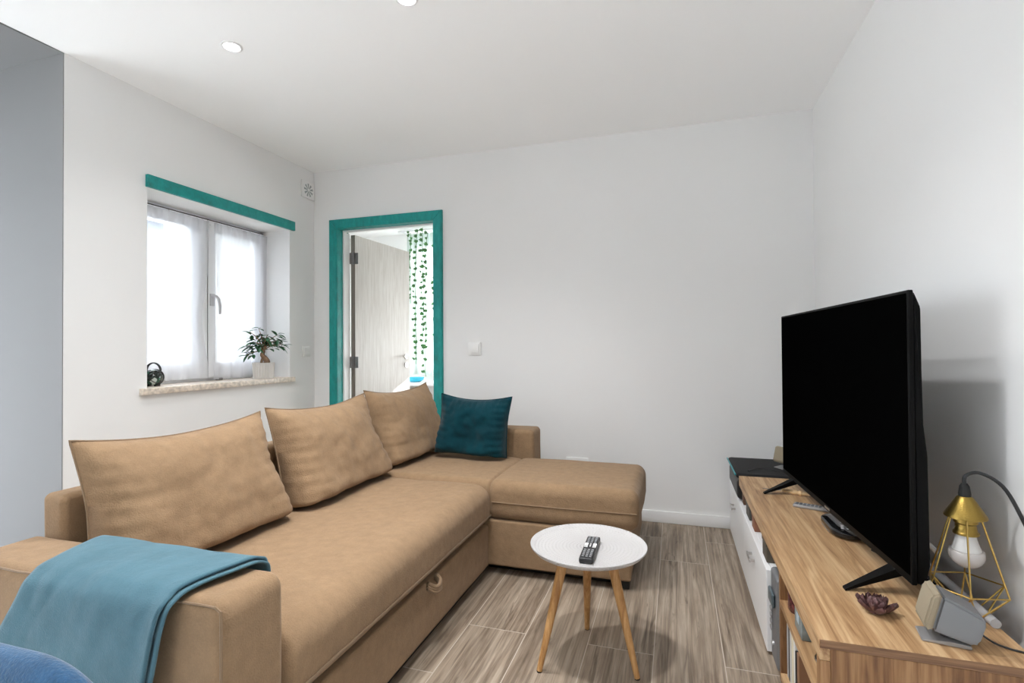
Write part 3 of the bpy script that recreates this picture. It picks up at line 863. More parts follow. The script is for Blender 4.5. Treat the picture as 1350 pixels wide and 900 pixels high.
# ------------------------------------------------------------------ coffee table
tx, ty, tz = -.304, 1.857, .408
ct = thing('coffee_table', 'round white tray-top coffee table on three wooden legs', 'table', (tx, ty, 0))
bm = bmesh.new()
lathe(bm, [(0, tz - .012), (.180, tz - .012), (.193, tz - .008), (.2025, tz), (.2065, tz), (.2065, tz - .004), (.196, tz - .016), (.184, tz - .020), (0, tz - .020)], (0, 0, 0), 72)
obj('tray_top', bm, GREYTRAY, ct, 50, world=False)
feet = [(-.454, 1.728), (-.341, 2.042), (-.131, 1.784)]
for fx, fy in feet:
    dx, dy = fx - tx, fy - ty
    top = Vector((dx * .48, dy * .48, tz - .0205)); bot = Vector((dx, dy, .004))
    bm = bmesh.new()
    tube(bm, [bot + (top - bot) * t for t in (0, .2, .4, .6, .8, 1)], [.0095, .0115, .0135, .0155, .017, .018], 16)
    lg = obj('leg', bm, LEGW, ct, world=False)
    bm = bmesh.new(); lathe(bm, [(0, 0), (.009, 0), (.0095, .004), (0, .004)], (dx, dy, 0), 14); obj('foot_pad', bm, BLACKM, lg, world=False)

# remote control on the coffee table
rc = thing('remote_control', 'black remote control lying on the white coffee table', 'remote', (-.289, 1.806, tz - .0115), R(1))
bm = rbox(-.0235, .0235, -.104, .104, .0005, .019, .005, 3); obj('body', bm, BLACK, rc, world=False)
BTN = plain('grey_button', (.30, .31, .32), .5); BTNW = plain('white_button', (.75, .75, .74), .5)
for rows in (range(0, 6), range(8, 13)):
    bm = bmesh.new()
    for r_ in rows:
        for c in range(3):
            x = (c - 1) * .0125; y = .088 - r_ * .0145
            box(bm, x - .0038, x + .0038, y - .003, y + .003, .0188, .0205)
    obj('keypad', bm, BTN, rc, world=False)
bm = bmesh.new()
for x in (-.0145, .0145): box(bm, x - .006, x + .006, .006, .028, .0188, .0212); box(bm, x - .006, x + .006, -.006, .000, .0188, .0212)
box(bm, -.002, .002, -.0, .024, .0188, .0205)
obj('rocker_buttons', bm, BTNW, rc, world=False)

# ------------------------------------------------------------------ oak TV bench and white drawer cabinet
BZ = .445; BY0, BY1, BX, BXB = 1.336, 2.889, .306, .722
be = thing('tv_bench', 'oak television bench with open shelves standing along the wall', 'bench', (.51, 2.1, 0))
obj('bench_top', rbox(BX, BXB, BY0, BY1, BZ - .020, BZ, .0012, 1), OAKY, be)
obj('edge_shade_band', rbox(BX + .0008, BXB - .001, BY0 - .0012, BY0 - .0001, BZ - .0198, BZ - .0008, .0004, 1), wood('oak_edge_shaded', (.12, .055, .025), (.22, .115, .055), (.33, .19, .10), 'x', 1.), be)  # thin band on the near edge; its dark colour stands in for shade
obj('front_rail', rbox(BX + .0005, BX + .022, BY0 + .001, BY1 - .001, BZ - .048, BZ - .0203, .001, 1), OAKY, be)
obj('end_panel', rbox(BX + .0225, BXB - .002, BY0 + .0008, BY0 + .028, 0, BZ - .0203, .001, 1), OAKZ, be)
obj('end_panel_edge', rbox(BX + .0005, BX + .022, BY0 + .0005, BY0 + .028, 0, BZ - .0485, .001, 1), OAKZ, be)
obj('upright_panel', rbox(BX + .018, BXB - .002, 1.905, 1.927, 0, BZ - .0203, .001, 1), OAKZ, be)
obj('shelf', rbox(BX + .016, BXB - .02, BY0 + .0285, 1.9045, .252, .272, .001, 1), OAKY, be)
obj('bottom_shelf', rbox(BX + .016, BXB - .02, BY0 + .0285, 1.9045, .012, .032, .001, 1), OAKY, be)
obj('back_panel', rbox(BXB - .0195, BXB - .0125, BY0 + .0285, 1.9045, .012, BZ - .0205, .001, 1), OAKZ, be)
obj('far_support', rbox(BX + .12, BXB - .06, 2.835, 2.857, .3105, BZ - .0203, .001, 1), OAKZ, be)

wc = thing('drawer_cabinet', 'low white drawer cabinet partly under the oak bench', 'cabinet', (.5, 2.72, 0))
CX, CY0, CY1, CZ = .306, 2.062, 3.372, .308
obj('carcass', rbox(CX + .020, .70, CY0, CY1, .012, CZ, .002, 1), WHITE, wc)
obj('base', rbox(CX + .04, .69, CY0 + .02, CY1 - .02, 0, .0118, .001, 1), WHITE, wc)
for i, (a, b, hy_) in enumerate(((CY0, 2.716, 2.392), (2.719, CY1, 3.105))):
    dr = obj('drawer', rbox(CX, CX + .0195, a, b, .012, CZ - .004, .0015, 1), WHITE, wc)
    bm = bmesh.new(); z = .222
    box(bm, CX - .022, CX - .016, hy_ - .045, hy_ + .045, z - .007, z + .007)
    for s in (-.038, .038): box(bm, CX - .0165, CX - .0002, hy_ + s - .004, hy_ + s + .004, z - .005, z + .005)
    obj('handle', bm, CHROME, dr)

# things standing on the white cabinet, below the oak top
for nm, lab, mat, (x0, x1, y0, y1, h) in (
    ('storage_box', 'narrow dark brown box under the far end of the oak bench', plain('dark_brown_card', (.12, .065, .04), .7), (.322, .42, 2.845, 2.893, .075)),
    ('storage_box', 'dark grey box, second from the far end under the oak bench', plain('grey_black_card', (.075, .07, .06), .6), (.318, .46, 2.60, 2.71, .075)),
    ('storage_box', 'reddish brown box in the middle under the oak bench', plain('red_brown_card', (.24, .10, .055), .7), (.320, .46, 2.45, 2.53, .070)),
    ('storage_box', 'dark olive box right above the silver tower', plain('dark_olive_card', (.085, .07, .05), .6), (.316, .44, 2.115, 2.21, .078))):
    t = thing(nm, lab, 'box', ((x0 + x1) / 2, (y0 + y1) / 2, CZ + .0005), 0, 'boxes on the white cabinet')
    hw, hd = (x1 - x0) / 2, (y1 - y0) / 2
    obj('box_body', rbox(-hw, hw, -hd, hd, 0, h * .72, .002, 1), mat, t, world=False)
    obj('lid', rbox(-hw - .002, hw + .002, -hd - .002, hd + .002, h * .72 + .0003, h, .002, 1), mat, t, world=False)

# silver tower standing between the cabinet and the bench shelves
pc = thing('computer_tower', 'silver computer tower between white cabinet and oak shelves', 'computer', (.5, 1.995, 0))
px0 = .318
bm = softbox(px0, px0 + .03, 1.932, 2.057, .012, .325, (.014, .018, .012), (2, 4, 6), nr=5)
obj('front_panel', bm, SILVER, pc)
obj('case', rbox(px0 + .0302, .69, 1.936, 2.053, .006, .322, .004), plain('grey_case', (.13, .13, .135), .5, .3), pc)
obj('drive_flap', rbox(px0 - .012, px0 - .001, 1.955, 2.035, .215, .262, .006, 3), plain('blue_grey_flap', (.08, .11, .125), .3), pc)
for k, z in enumerate((.186, .163, .141, .119)):
    obj('button', rbox(px0 - .007, px0 - .0005, 2.010, 2.038, z - .006, z + .006, .003, 2), SILVERL, pc)
bm = bmesh.new(); lathe(bm, [(0, .006), (.009, .006), (.011, 0)], seg=18)
bmesh.ops.transform(bm, matrix=Matrix.Translation((px0, 2.0, .075)) @ Matrix.Rotation(R(-90), 4, 'Y'), verts=bm.verts[:]); obj('power_button', bm, SILVERL, pc)
for y in (1.945, 2.045): obj('foot', rbox(px0 + .02, px0 + .06, y - .008, y + .008, 0, .006, .001, 1), BLACKM, pc)

# shelf contents
jr = thing('candle_jar', 'dark red patterned glass jar with pale lid on the oak shelf', 'jar', (.372, 1.835, .2725))
bm = bmesh.new(); lathe(bm, [(0, 0), (.034, 0), (.038, .006), (.038, .078), (.033, .086), (0, .086)], seg=28)
obj('jar_body', bm, plain('dark_red_mottled_glass', (.11, .03, .03), .25, vary=.8, vscale=70.), jr, world=False)
bm = bmesh.new(); lathe(bm, [(0, .0862), (.036, .0862), (.036, .100), (0, .100)], seg=28); obj('lid', bm, plain('pale_lid', (.72, .68, .62), .5), jr, world=False)
gb = thing('tin_box', 'grey blue box leaning on the oak shelf', 'box', (.385, 1.70, .2725))
obj('box_body', rbox(-.05, .05, -.045, .045, 0, .095, .003), plain('grey_blue_tin', (.20, .235, .235), .45, vary=.3, vscale=30.), gb, world=False)
obj('emblem', rbox(-.0515, -.0502, -.018, .014, .03, .055, .0004, 1), plain('pale_blue_print', (.42, .52, .58), .5), gb, world=False)
ob = thing('ornament', 'small dark ornament with silver edge on the oak shelf', 'ornament', (.385, 1.545, .2725))
bm = bmesh.new(); lathe(bm, [(0, 0), (.035, 0), (.04, .012), (.028, .03), (.034, .055), (.02, .07), (0, .072)], seg=22); obj('body', bm, BLACKM, ob, world=False)
bm = bmesh.new(); lathe(bm, [(.0405, .010), (.0425, .013), (.0405, .016)], seg=22); obj('rim', bm, CHROME, ob, world=False)
yb = 1.895
for k, (w, h, mat, lab) in enumerate((
    (.018, .195, plain('grey_binding', (.42, .43, .43), .6), 'pale grey book against the upright panel on the lower oak shelf'),
    (.012, .185, plain('charcoal_binding', (.03, .03, .033), .6), 'slim charcoal book beside the pale grey one on the lower oak shelf'),
    (.022, .190, plain('silver_binding', (.55, .55, .53), .5), 'silver grey book between the charcoal and cream ones'),
    (.026, .188, plain('cream_binding', (.72, .66, .50), .6), 'thick cream book on the lower oak shelf'),
    (.014, .182, plain('white_binding', (.78, .76, .72), .6), 'slim white book beside the thick cream one'),
    (.020, .150, plain('black_binding', (.02, .018, .02), .6), 'short black book on the lower oak shelf'),
    (.022, .160, plain('brown_binding', (.28, .15, .08), .6), 'brown book at the end of the row on the lower oak shelf'))):
    b = thing('book', lab, 'book', (.44, yb - w / 2, .0325), 0, 'books on the lower oak shelf')
    obj('cover', rbox(-.10, .07, -w / 2 + .0004, w / 2 - .0004, 0, h, .002, 1), mat, b, world=False)
    obj('pages', rbox(-.09, .0715, -w / 2 + .003, w / 2 - .003, h - .002, h + .0012, .0005, 1), plain('paper', (.8, .77, .7), .8), b, world=False)
    yb -= w + .006

# ------------------------------------------------------------------ television
A = Vector((.562, 1.545)); Bv = Vector((.487, 2.752))
dirv = (Bv - A).normalized(); L_ = (Bv - A).length
rz = math.atan2(dirv.y, dirv.x)           # local +X runs from the near end to the far end, local +Y faces the room
tv = thing('television', 'large black flat television standing on the oak bench', 'television', (A.x, A.y, BZ), rz)
TB, TT = .062, .805
bm = rbox(0, L_, -.012, 0, TB, TT, .002, 1); obj('bezel', bm, TVBLACK, tv, world=False)
bm = bmesh.new(); box(bm, .008, L_ - .008, .0002, .0012, TB + .022, TT - .008); obj('screen', bm, SCREEN, tv, 0, world=False)
bm = bmesh.new()
prism(bm, [(-.0122, TB + .002), (-.0122, TT - .002), (-.016, TT - .006), (-.030, TT - .045), (-.031, TT - .34), (-.039, TT - .42), (-.041, TB + .05), (-.034, TB + .004)], 'x', .004, L_ - .004)
bmesh.ops.bevel(bm, geom=bm.edges[:], offset=.003, segments=2, affect='EDGES')
obj('rear_housing', bm, TVBLACK, tv, world=False)
bm = bmesh.new(); box(bm, L_ * .48, L_ * .52, .0003, .0025, TB + .007, TB + .015); obj('badge', bm, plain('grey_badge', (.35, .35, .36), .3, .8), tv, 0, world=False)
def tv_leg(x):
    bm = bmesh.new()
    for sgn, reach in ((1, .135), (-1, .12)):
        tip = Vector((x + (-.02 if sgn > 0 else .0), sgn * reach - (.012 if sgn > 0 else .03), .0035)); up = Vector((x, sgn * .004 - .02, TB + .004))
        n_ = 8
        rows = []
        for i in range(n_ + 1):
            t = i / n_
            p = tip.lerp(up, t); hw = .010 + .012 * t; hh = .0032 + .012 * t
            rows.append([bm.verts.new((p.x - hw, p.y, p.z - min(hh, p.z - .0003) )), bm.verts.new((p.x + hw, p.y, p.z - min(hh, p.z - .0003))), bm.verts.new((p.x + hw, p.y, p.z + hh * .6)), bm.verts.new((p.x - hw, p.y, p.z + hh * .6))])
        for a_, b_ in zip(rows, rows[1:]):
            for k in range(4): bm.faces.new((a_[k], a_[(k + 1) % 4], b_[(k + 1) % 4], b_[k]))
        bm.faces.new(rows[0]); bm.faces.new(rows[-1][::-1])
    return obj('stand_leg', bm, TVBLACK, tv, world=False)
tv_leg(.108); tv_leg(1.055)

# set-top phone base, remotes and turned stick on the bench
sbx = thing('media_box', 'glossy black rounded media box under the television', 'media box', (.60, 2.135, BZ))
bm = softbox(-.085, .085, -.12, .12, .0006, .034, (.06, .06, .012), (6, 8, 3), nr=8)
obj('case', bm, plain('gloss_black', (.006, .006, .007), .08), sbx, world=False)
bm = bmesh.new()
for r_ in range(5):
    for c in range(4):
        if (r_ + c) % 4 == 3: continue
        x = -.055 + c * .017 + r_ * .004; y = -.085 + r_ * .017
        box(bm, x - .004, x + .004, y - .0035, y + .0035, .0338, .0349)
obj('white_marks', bm, plain('white_mark', (.8, .8, .8), .4), sbx, 0, world=False)  # rows of small white marks on the case top
bm = bmesh.new(); tube(bm, [(.087 * math.cos(t) if False else x, y, .006) for x, y in [(-.0855, -.05), (-.0855, .05)] for t in (0,)], .0015, 6)
obj('edge_line', bm, CHROME, sbx, world=False)

r2 = thing('remote_control', 'small silver grey remote control lying flat beside the television', 'remote', (.535, 2.385, BZ), R(-20))
obj('body', rbox(-.075, .075, -.022, .022, .0004, .013, .004, 2), SILVERL, r2, world=False)
bm = bmesh.new()
for i in range(7):
    for j in range(3): box(bm, -.066 + i * .014, -.057 + i * .014, -.015 + j * .011, -.008 + j * .011, .0128, .0145)
obj('keypad', bm, plain('dark_grey_key', (.12, .13, .15), .5), r2, world=False)
bm = rbox(.036, .071, -.018, .018, .0127, .0138, .0004, 1); obj('display', bm, plain('dark_blue_lcd', (.04, .055, .075), .2), r2, world=False)

st = thing('wooden_stick', 'small pale turned wooden stick lying by the far television foot', 'stick', (.455, 2.612, BZ), R(-28))
bm = bmesh.new()
prof = [(0, 0), (.006, .003), (.008, .012), (.006, .020), (.009, .040), (.010, .055), (.007, .068), (.0115, .074), (.0115, .084), (.008, .088), (.0075, .112), (.0055, .118), (0, .120)]
lathe(bm, prof, seg=18)
bmesh.ops.transform(bm, matrix=Matrix.Translation((0, 0, .0117)) @ Matrix.Rotation(R(90), 4, 'Y'), verts=bm.verts[:])
obj('handle', bm, PALEW, st, world=False)
bm = bmesh.new(); tube(bm, [(-.002, 0, .0108), (-.06, .004, .004), (-.085, .006, .0025)], [.0025, .002, .0012], 8); obj('spike', bm, STEELD, st, world=False)

# ---- dark rosette cone
pn = thing('pine_cone', 'dark purple brown open cone lying on the oak bench', 'cone', (.470, 1.505, BZ))
bm = bmesh.new()
def scale_(bm, ang, rad, lift, tilt, w, l):
    m = Matrix.Rotation(ang, 4, 'Z') @ Matrix.Translation((rad, 0, lift)) @ Matrix.Rotation(-tilt, 4, 'Y')
    g = [[None] * 5 for _ in range(6)]
    for i in range(6):
        t = i / 5; ww = w * (math.sin(PI * (.18 + .75 * t)) ** .8) * (1 if t < .95 else .8)
        for j in range(5):
            s = (j - 2) / 2
            p = Vector((l * t, ww * s, .010 * t * t - .007 * (1 - s * s) + .004))
            g[i][j] = m @ p
    top = [[bm.verts.new(g[i][j]) for j in range(5)] for i in range(6)]
    bot = [[bm.verts.new(g[i][j] + (m.to_3x3() @ Vector((0, 0, -.0025)))) for j in range(5)] for i in range(6)]
    for i in range(5):
        for j in range(4):
            bm.faces.new((top[i][j], top[i + 1][j], top[i + 1][j + 1], top[i][j + 1])); bm.faces.new((bot[i][j], bot[i][j + 1], bot[i + 1][j + 1], bot[i + 1][j]))
    for j in range(4): bm.faces.new((top[5][j], bot[5][j], bot[5][j + 1], top[5][j + 1]))
    for i in range(5): bm.faces.new((top[i][0], bot[i][0], bot[i + 1][0], top[i + 1][0])); bm.faces.new((top[i][4], top[i + 1][4], bot[i + 1][4], bot[i][4]))
ga = 2.39996; cnt = 26
for k in range(cnt):
    t = k / (cnt - 1)          # outer scales first
    scale_(bm, k * ga, .010 * (1 - t) + .002, .004 + .012 * t, R(16 + 52 * t), .0125 * (1 - .45 * t), .040 * (1 - .55 * t))
lathe(bm, [(0, .0), (.016, .001), (.018, .008), (.008, .016), (0, .018)], seg=14)
zmin = min(v.co.z for v in bm.verts)
bmesh.ops.translate(bm, verts=bm.verts[:], vec=(0, 0, .0006 - zmin))
o = finish(bm, 'scales', CONE, pn, 60)

# ---- two small satellite speakers
def speaker(loc, rz_, label, cable=None):
    s = thing('satellite_speaker', label, 'speaker', loc, rz_, 'small silver speakers on the bench')
    # local: front towards -X, width along Y, foot at z=0
    tilt = Matrix.Translation((.0, 0, .030)) @ Matrix.Rotation(R(14), 4, 'Y')
    bm = bmesh.new()
    prism(bm, [(-.030, .0), (-.030, .104), (.070, .082), (.076, .070), (.074, .012), (.066, .0)], 'y', -.05, .05)
    bmesh.ops.bevel(bm, geom=bm.edges[:], offset=.007, segments=3, affect='EDGES')
    bmesh.ops.transform(bm, matrix=tilt, verts=bm.verts[:]); obj('cabinet', bm, SILVER, s, world=False)
    bm = bmesh.new()
    prism(bm, [(-.052, .008), (-.052, .094), (-.046, .104), (-.0302, .108), (-.0302, -.003), (-.046, 0)], 'y', -.053, .053)
    bmesh.ops.bevel(bm, geom=bm.edges[:], offset=.006, segments=3, affect='EDGES')
    bmesh.ops.transform(bm, matrix=tilt, verts=bm.verts[:]); obj('grille', bm, GRILLE, s, world=False)
    bm = bmesh.new()
    prism(bm, [(-.050, .0006), (-.050, .005), (.012, .012), (.060, .010), (.060, .0006)], 'y', -.040, .040)
    bmesh.ops.bevel(bm, geom=bm.edges[:], offset=.0015, segments=2, affect='EDGES')
    obj('foot', bm, SILVERL, s, world=False)
    bm = bmesh.new(); tube(bm, [(.012, 0, .010), (.014, 0, .036)], [.014, .012], 14); obj('neck', bm, BLACK, s, world=False)
    if cable:
        bm = bmesh.new(); tube(bm, spline(cable, 30), .0022, 8); obj('cable', bm, BLACK, s)
    for ch_ in s.children:
        if ch_.name.split('.')[0] != 'cable': ch_.scale = (.80, .80, .80)
    return s
speaker((.568, 1.418, BZ), R(-9), 'silver speaker with beige grille at the near end of the bench',
        [(.640, 1.43, .468), (.665, 1.43, .452), (.69, 1.425, .4476), (.715, 1.418, .4476), (.735, 1.41, .44), (.748, 1.40, .38), (.752, 1.39, .20)])

# ---- black printer-like unit on the far end of the cabinet, far speaker on top
pr = thing('printer', 'low black device with teal edge on the white cabinet in the corner', 'printer', (.50, 3.12, CZ))
obj('case', softbox(.300, .70, 2.905, 3.34, CZ + .0008, .425, (.035, .03, .03), (6, 6, 4), nr=6), BLACK, pr)
obj('lid', softbox(.296, .70, 2.900, 3.34, .4255, .452, (.02, .02, .010), (6, 6, 2), nr=4), plain('dark_grey_lid', (.012, .012, .013), .6, spec=.2), pr)
bm = bmesh.new(); tube(bm, [(.292, 2.91, .446), (.290, 3.32, .446)], .004, 8); obj('teal_edge', bm, plain('teal_plastic', (.02, .32, .36), .4), pr)
bm = bmesh.new(); tube(bm, spline([(.36, 2.97, .4535), (.42, 3.02, .460), (.50, 2.99, .460), (.58, 2.96, .4545)], 20), .0035, 8)
tag(obj('black_cable', bm, BLACK), 'black cable lying across the low black device', 'cable')
speaker((.555, 3.10, .4525), R(35), 'silver speaker with beige grille behind the far edge of the television')

# ------------------------------------------------------------------ wire cage lamp
lx, ly = .684, 1.560
lp = thing('cage_lamp', 'brass wire cage lamp with a bare bulb beside the television', 'lamp', (lx, ly, BZ))
lp.rotation_euler = (R(1), R(-1.5), R(10)); lp.scale = (1, 1, .94)
S6 = 6; Rr, zr, Rt, zt_, Rb = .082, .078, .030, .268, .030
ringp = [(Rr * math.cos(2 * PI * k / S6), Rr * math.sin(2 * PI * k / S6), zr) for k in range(S6)]
topp = [(Rt * math.cos(2 * PI * k / S6), Rt * math.sin(2 * PI * k / S6), zt_) for k in range(S6)]
botp = [(Rb * math.cos(2 * PI * (k + .5) / S6), Rb * math.sin(2 * PI * (k + .5) / S6), .004) for k in range(S6)]
bm = bmesh.new(); wr_ = .0019
for k in range(S6):
    n_ = (k + 1) % S6
    for a, b in ((ringp[k], ringp[n_]), (topp[k], ringp[k]), (ringp[k], botp[k]), (ringp[n_], botp[k]), (botp[k], botp[n_])): tube(bm, [a, b], wr_, 6)
obj('wire_cage', bm, BRASS, lp, world=False)
bm = bmesh.new(); lathe(bm, [(.0125, .312), (.017, .308), (.042, .262), (.0425, .258), (.040, .258), (.015, .303), (.0125, .306)], seg=36, close=True); obj('shade_cap', bm, BRASSB, lp, world=False)
bm = bmesh.new(); lathe(bm, [(0, .300), (.020, .290), (.0215, .255), (.024, .250), (.024, .243), (.0205, .240), (.0225, .222), (.026, .218), (.026, .213), (0, .213)], seg=30); obj('socket', bm, BRASSB, lp, world=False)
bm = bmesh.new(); lathe(bm, [(0, .2128), (.020, .2128), (.021, .200), (.029, .172), (0, .172)], seg=30); bl_ = obj('bulb_collar', bm, BULBC, lp, world=False)
bm = bmesh.new(); pr_ = [(.0292, .1718)]
for i in range(0, 17): a = R(18) - (R(108) * i / 16); pr_.append((max(0, .0355 * math.cos(a)), .160 + .0355 * math.sin(a)))
pr_[-1] = (0, pr_[-1][1]); lathe(bm, pr_, seg=36); obj('bulb', bm, BULBG, lp, world=False)
bm = bmesh.new(); lathe(bm, [(0, .345), (.006, .345), (.010, .338), (.0125, .318), (.0122, .307), (0, .307)], seg=20); obj('strain_relief', bm, BLACKM, lp, world=False)
bm = bmesh.new()
tube(bm, spline([(0, 0, .340), (.002, -.002, .365), (.022, -.020, .377), (.050, -.050, .350), (.066, -.080, .28), (.076, -.115, .19), (.080, -.150, .10), (.079, -.168, .065)], 40), .0042, 10)
cd = obj('cord', bm, BLACK, lp, world=False)
bm = bmesh.new(); tube(bm, [(.079, -.166, .072), (.0788, -.172, .060), (.078, -.182, .035), (.077, -.192, .005), (.0765, -.197, -.010)], [.006, .0105, .012, .0105, .006], 12); obj('inline_switch', bm, BLACK, lp, world=False)
bm = bmesh.new(); lathe(bm, [(0, .002), (.006, .002), (.007, 0)], seg=14)
bmesh.ops.transform(bm, matrix=Matrix.Translation((.0665, -.190, .018)) @ Matrix.Rotation(R(-90), 4, 'Y'), verts=bm.verts[:]); obj('switch_button', bm, PLASTIC, lp, world=False)
bm = bmesh.new(); tube(bm, spline([(.0765, -.197, -.010), (.075, -.205, -.06), (.070, -.22, -.20), (.06, -.24, -.36)], 16), .0042, 10); obj('cord_end', bm, BLACK, lp, world=False)

bm = bmesh.new(); tube(bm, [(.736, 2.05, .4725), (.736, 1.50, .4725)], .011, 14)
o = tag(obj('plastic_tube', bm, plain('grey_translucent_tube', (.42, .42, .43), .25)), 'grey plastic tube lying along the wall edge of the bench behind the lamp', 'tube')
o.location = (-.026, 0, -.0158)
bm = bmesh.new()
pth = spline([(.665, 1.93, .4472), (.668, 1.86, .47), (.676, 1.82, .52), (.688, 1.785, .535), (.700, 1.76, .520)], 24)
vs_ = [(bm.verts.new((p[0], p[1], p[2] - .007)), bm.verts.new((p[0] + .004, p[1], p[2] + .007))) for p in pth]
for a, b in zip(vs_, vs_[1:]): bm.faces.new((a[0], b[0], b[1], a[1]))
o = tag(obj('white_cable', bm, PLASTIC), 'flat white cable curling out behind the television', 'cable'); solid(o, .003)
bm = bmesh.new(); tube(bm, spline([(.60, 1.95, .449), (.64, 1.85, .449), (.675, 1.80, .449), (.69, 1.70, .449), (.66, 1.66, .449), (.64, 1.72, .449)], 40), .003, 8)
tag(obj('black_cable', bm, BLACK), 'black cable coiled on the bench behind the television', 'cable')

# ------------------------------------------------------------------ window sill things
pb = thing('bonsai_plant', 'small bonsai ficus in a white ribbed square pot on the sill', 'plant', (-2.772, 2.955, .9055), R(43))
PH = .110
bm = bmesh.new()
poly = []
hw = .070
for side in range(4):
    a = side * PI / 2
    for i in range(16):
        t = -1 + 2 * i / 16; d = hw + (.0015 if i % 2 else -.0015)
        x, y = d, t * hw
        poly.append((x * math.cos(a) - y * math.sin(a), x * math.sin(a) + y * math.cos(a)))
def pot_ring(s, z): return [bm.verts.new((x * s, y * s, z)) for x, y in poly]
rg = [pot_ring(.93, .0005), pot_ring(1., PH), pot_ring(.92, PH), pot_ring(.90, PH - .02)]
for a, b in zip(rg, rg[1:]):
    for k in range(len(poly)): bm.faces.new((a[k], a[(k + 1) % len(poly)], b[(k + 1) % len(poly)], b[k]))
bm.faces.new(rg[0][::-1])
obj('pot', bm, POT, pb, world=False)
bm = bmesh.new(); box(bm, -.064, .064, -.064, .064, PH - .03, PH - .012); obj('soil', bm, SOIL, pb, 0, world=False)
bm = bmesh.new()
tk = spline([(.018, 0, PH - .013), (.022, .004, PH + .010), (.006, 0, PH + .035), (-.008, -.004, PH + .055), (.0, 0, PH + .075), (.0, 0, PH + .095)], 24)
tube(bm, tk, [.026 - .016 * (i / 24) ** .6 for i in range(25)], 12)
tube(bm, [(-.015, .01, PH - .013), (-.01, .006, PH + .02), (-.002, 0, PH + .05)], [.010, .008, .007], 10)
BR = [(a_, b_, .11 + (c_ - .11) * 1.6) for a_, b_, c_ in [(-.105, .02, .185), (-.085, -.03, .245), (-.03, .02, .26), (.03, -.02, .235), (.095, .02, .235), (.125, -.01, .19), (-.11, -.02, .145), (.06, .03, .19), (-.05, -.04, .20), (.0, .03, .22), (-.07, .03, .20), (.10, .0, .21)]]
for bx_, by_, bz_ in BR: tube(bm, spline([(0, 0, PH + .085), (bx_ * .4, by_ * .5, PH + .02 + (bz_ - .06) * .55), (bx_, by_, bz_)], 8), [.005 - .0004 * i for i in range(9)], 6)
obj('trunk', bm, TRUNK, pb, world=False)
bm = bmesh.new()
def leaf(bm, p, d, l, w, droop):
    d = d.normalized(); s = d.cross(Vector((0, 0, 1)))
    if s.length < .05: s = Vector((1, 0, 0))
    s.normalize(); u = s.cross(d); rows = []
    for i in range(7):
        t = i / 6; ww = w * math.sin(PI * min(.98, .05 + .93 * t)) ** .8
        c = p + d * l * t - Vector((0, 0, droop * t * t)); rows.append([bm.verts.new(c - s * ww + u * ww * .35), bm.verts.new(c), bm.verts.new(c + s * ww + u * ww * .35)])
    for a, b in zip(rows, rows[1:]):
        bm.faces.new((a[0], b[0], b[1], a[1])); bm.faces.new((a[1], b[1], b[2], a[2]))
for bx_, by_, bz_ in BR:
    for k in range(9):
        t = random.uniform(.55, 1.05); p = Vector((bx_ * t, by_ * t, PH + .06 + (bz_ - PH - .06) * t + random.uniform(-.01, .01)))
        d = Vector((bx_ * 6 + random.uniform(-.9, .9), by_ * 4 + random.uniform(-.9, .9), random.uniform(-.5, .35)))
        leaf(bm, p, d, random.uniform(.045, .070), random.uniform(.011, .017), random.uniform(.004, .020))
obj('foliage', bm, LEAF, pb, world=False)

ln = thing('lantern', 'small round black and green lantern with loop handle on the sill', 'lantern', (-2.815, 2.175, .9055), R(-62))
bm = bmesh.new()
M2 = Matrix.Translation((0, 0, .049)) @ Matrix.Rotation(R(90), 4, 'Y')
lathe(bm, [(0, -.038), (.046, -.038), (.048, -.030), (.046, -.026), (.043, -.026), (.040, -.033), (0, -.033)], seg=32); bmesh.ops.transform(bm, matrix=M2, verts=bm.verts[:])
obj('front_disc', bm, BLACK, ln, world=False)
bm = bmesh.new(); lathe(bm, [(.0435, -.0395), (.0465, -.0385), (.0445, -.0375)], seg=32, close=True); bmesh.ops.transform(bm, matrix=M2, verts=bm.verts[:]); obj('chrome_ring', bm, CHROME, ln, world=False)
m_, nt_, b_ = new_mat('stained_glass_panels')
mp_ = coords(nt_, (1, 1, 1)); vo = N(nt_, 'ShaderNodeTexVoronoi', Scale=34.); nt_.links.new(mp_.outputs[0], vo.inputs['Vector'])
sp_ = nt_.nodes.new('ShaderNodeSeparateColor'); nt_.links.new(vo.outputs['Color'], sp_.inputs[0])
rp_ = ramp(nt_, [(0, (.01, .06, .035)), (.28, (.02, .10, .06)), (.42, (.55, .62, .58)), (.62, (.62, .66, .62)), (.67, (.28, .03, .025)), (.76, (.012, .02, .015))])
rp_.color_ramp.interpolation = 'CONSTANT'
nt_.links.new(sp_.outputs[0], rp_.inputs['Fac']); nt_.links.new(rp_.outputs['Color'], b_.inputs['Base Color']); b_.inputs['Roughness'].default_value = .15
bm = bmesh.new(); lathe(bm, [(.043, -.026), (.046, -.01), (.044, .012), (.034, .034), (.016, .046), (0, .048)], seg=32); bmesh.ops.transform(bm, matrix=M2, verts=bm.verts[:]); obj('glass_body', bm, m_, ln, world=False)
bm = bmesh.new()
for k in range(4):
    a = PI / 4 + k * PI / 2
    p = [M2 @ Vector((r_ * math.cos(a), r_ * math.sin(a), z_)) for r_, z_ in ((.0445, -.026), (.0475, -.01), (.0455, .012), (.0355, .034), (.017, .0475), (0, .0495))]
    tube(bm, p, .0022, 6)
obj('leading', bm, BLACK, ln, world=False)
bm = bmesh.new()
hp = [(-.012 + .0, .036 * math.cos(t), .086 + .045 * math.sin(t)) for t in [PI * i / 20 for i in range(21)]]
for dx in (-.006, 0, .006): tube(bm, [(p[0] + dx, p[1], p[2]) for p in hp], .0038, 8)
obj('handle', bm, BLACK, ln, world=False)
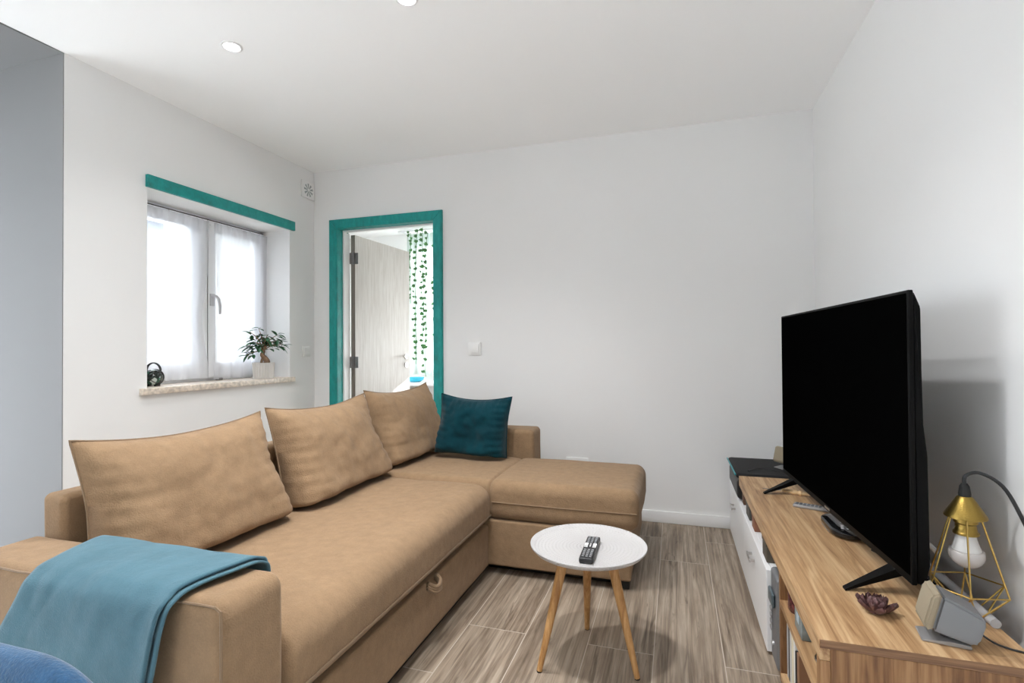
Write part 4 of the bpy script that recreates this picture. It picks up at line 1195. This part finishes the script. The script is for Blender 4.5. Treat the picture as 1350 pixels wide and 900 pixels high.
for y in (-.022, .022): obj('foot', rbox(-.03, .02, y - .006, y + .006, 0, .010, .001, 1), BLACK, ln, world=False)

# ------------------------------------------------------------------ light
w = bpy.data.worlds.new('daylight'); sc.world = w; w.use_nodes = True
bg = w.node_tree.nodes['Background']; bg.inputs['Color'].default_value = (.93, .965, 1., 1); bg.inputs['Strength'].default_value = 5.8
sun = bpy.data.lights.new('sun', 'SUN'); sun.energy = 4.; sun.angle = R(.6); sun.color = (1, .97, .92)
so_ = bpy.data.objects.new('sun', sun); COL.objects.link(so_)
sd = Vector((-1.0, -1.15, -.46)).normalized()
so_.rotation_euler = sd.to_track_quat('-Z', 'Y').to_euler()
def portal(name, loc, rot, sx, sy):
    l = bpy.data.lights.new(name, 'AREA'); l.shape = 'RECTANGLE'; l.size = sx; l.size_y = sy; l.cycles.is_portal = True
    o = bpy.data.objects.new(name, l); COL.objects.link(o); o.location = loc; o.rotation_euler = rot
portal('window_portal', (XF - .06, (W0 + W1) / 2, (WZ0 + WZ1) / 2), (0, R(-90), 0), WZ1 - WZ0, W1 - W0)
for a, b, c, d in REARW: portal('window_portal', ((a + b) / 2, YR - .16, (c + d) / 2), (R(90), 0, 0), b - a, d - c)
portal('window_portal', (XH - .16, .325, 1.17), (0, R(-90), 0), 2.25, 2.45)
for a, b, c, d in BW: portal('window_portal', ((a + b) / 2, YF + .16, (c + d) / 2), (R(-90), 0, 0), b - a, d - c)

# ------------------------------------------------------------------ camera
f, yaw, pitch, roll, hc = 681.6081, .3053, .0116, -.0065, 1.1107
F0 = Vector((-math.sin(yaw), math.cos(yaw), 0)); R0 = Vector((math.cos(yaw), math.sin(yaw), 0)); U0 = Vector((0, 0, 1))
Fw = F0 * math.cos(pitch) + U0 * math.sin(pitch); U1 = U0 * math.cos(pitch) - F0 * math.sin(pitch)
Rt_ = R0 * math.cos(roll) + U1 * math.sin(roll); Up = U1 * math.cos(roll) - R0 * math.sin(roll)
cam = bpy.data.cameras.new('camera'); cam.sensor_width = 36.; cam.lens = f / 1350 * 36; cam.clip_start = .02; cam.clip_end = 200
co = bpy.data.objects.new('camera', cam); COL.objects.link(co)
co.matrix_world = Matrix(((Rt_.x, Up.x, -Fw.x, 0), (Rt_.y, Up.y, -Fw.y, 0), (Rt_.z, Up.z, -Fw.z, hc), (0, 0, 0, 1)))
sc.camera = co
sc.view_settings.view_transform = 'Standard'; sc.view_settings.look = 'None'
sc.view_settings.gamma = 1.; sc.view_settings.use_curve_mapping = False
sc.view_settings.exposure = .60
try:
    sc.cycles.use_denoising = True; sc.cycles.max_bounces = 12; sc.cycles.diffuse_bounces = 8
    sc.cycles.transparent_max_bounces = 16; sc.cycles.sample_clamp_indirect = 6.
except Exception: pass
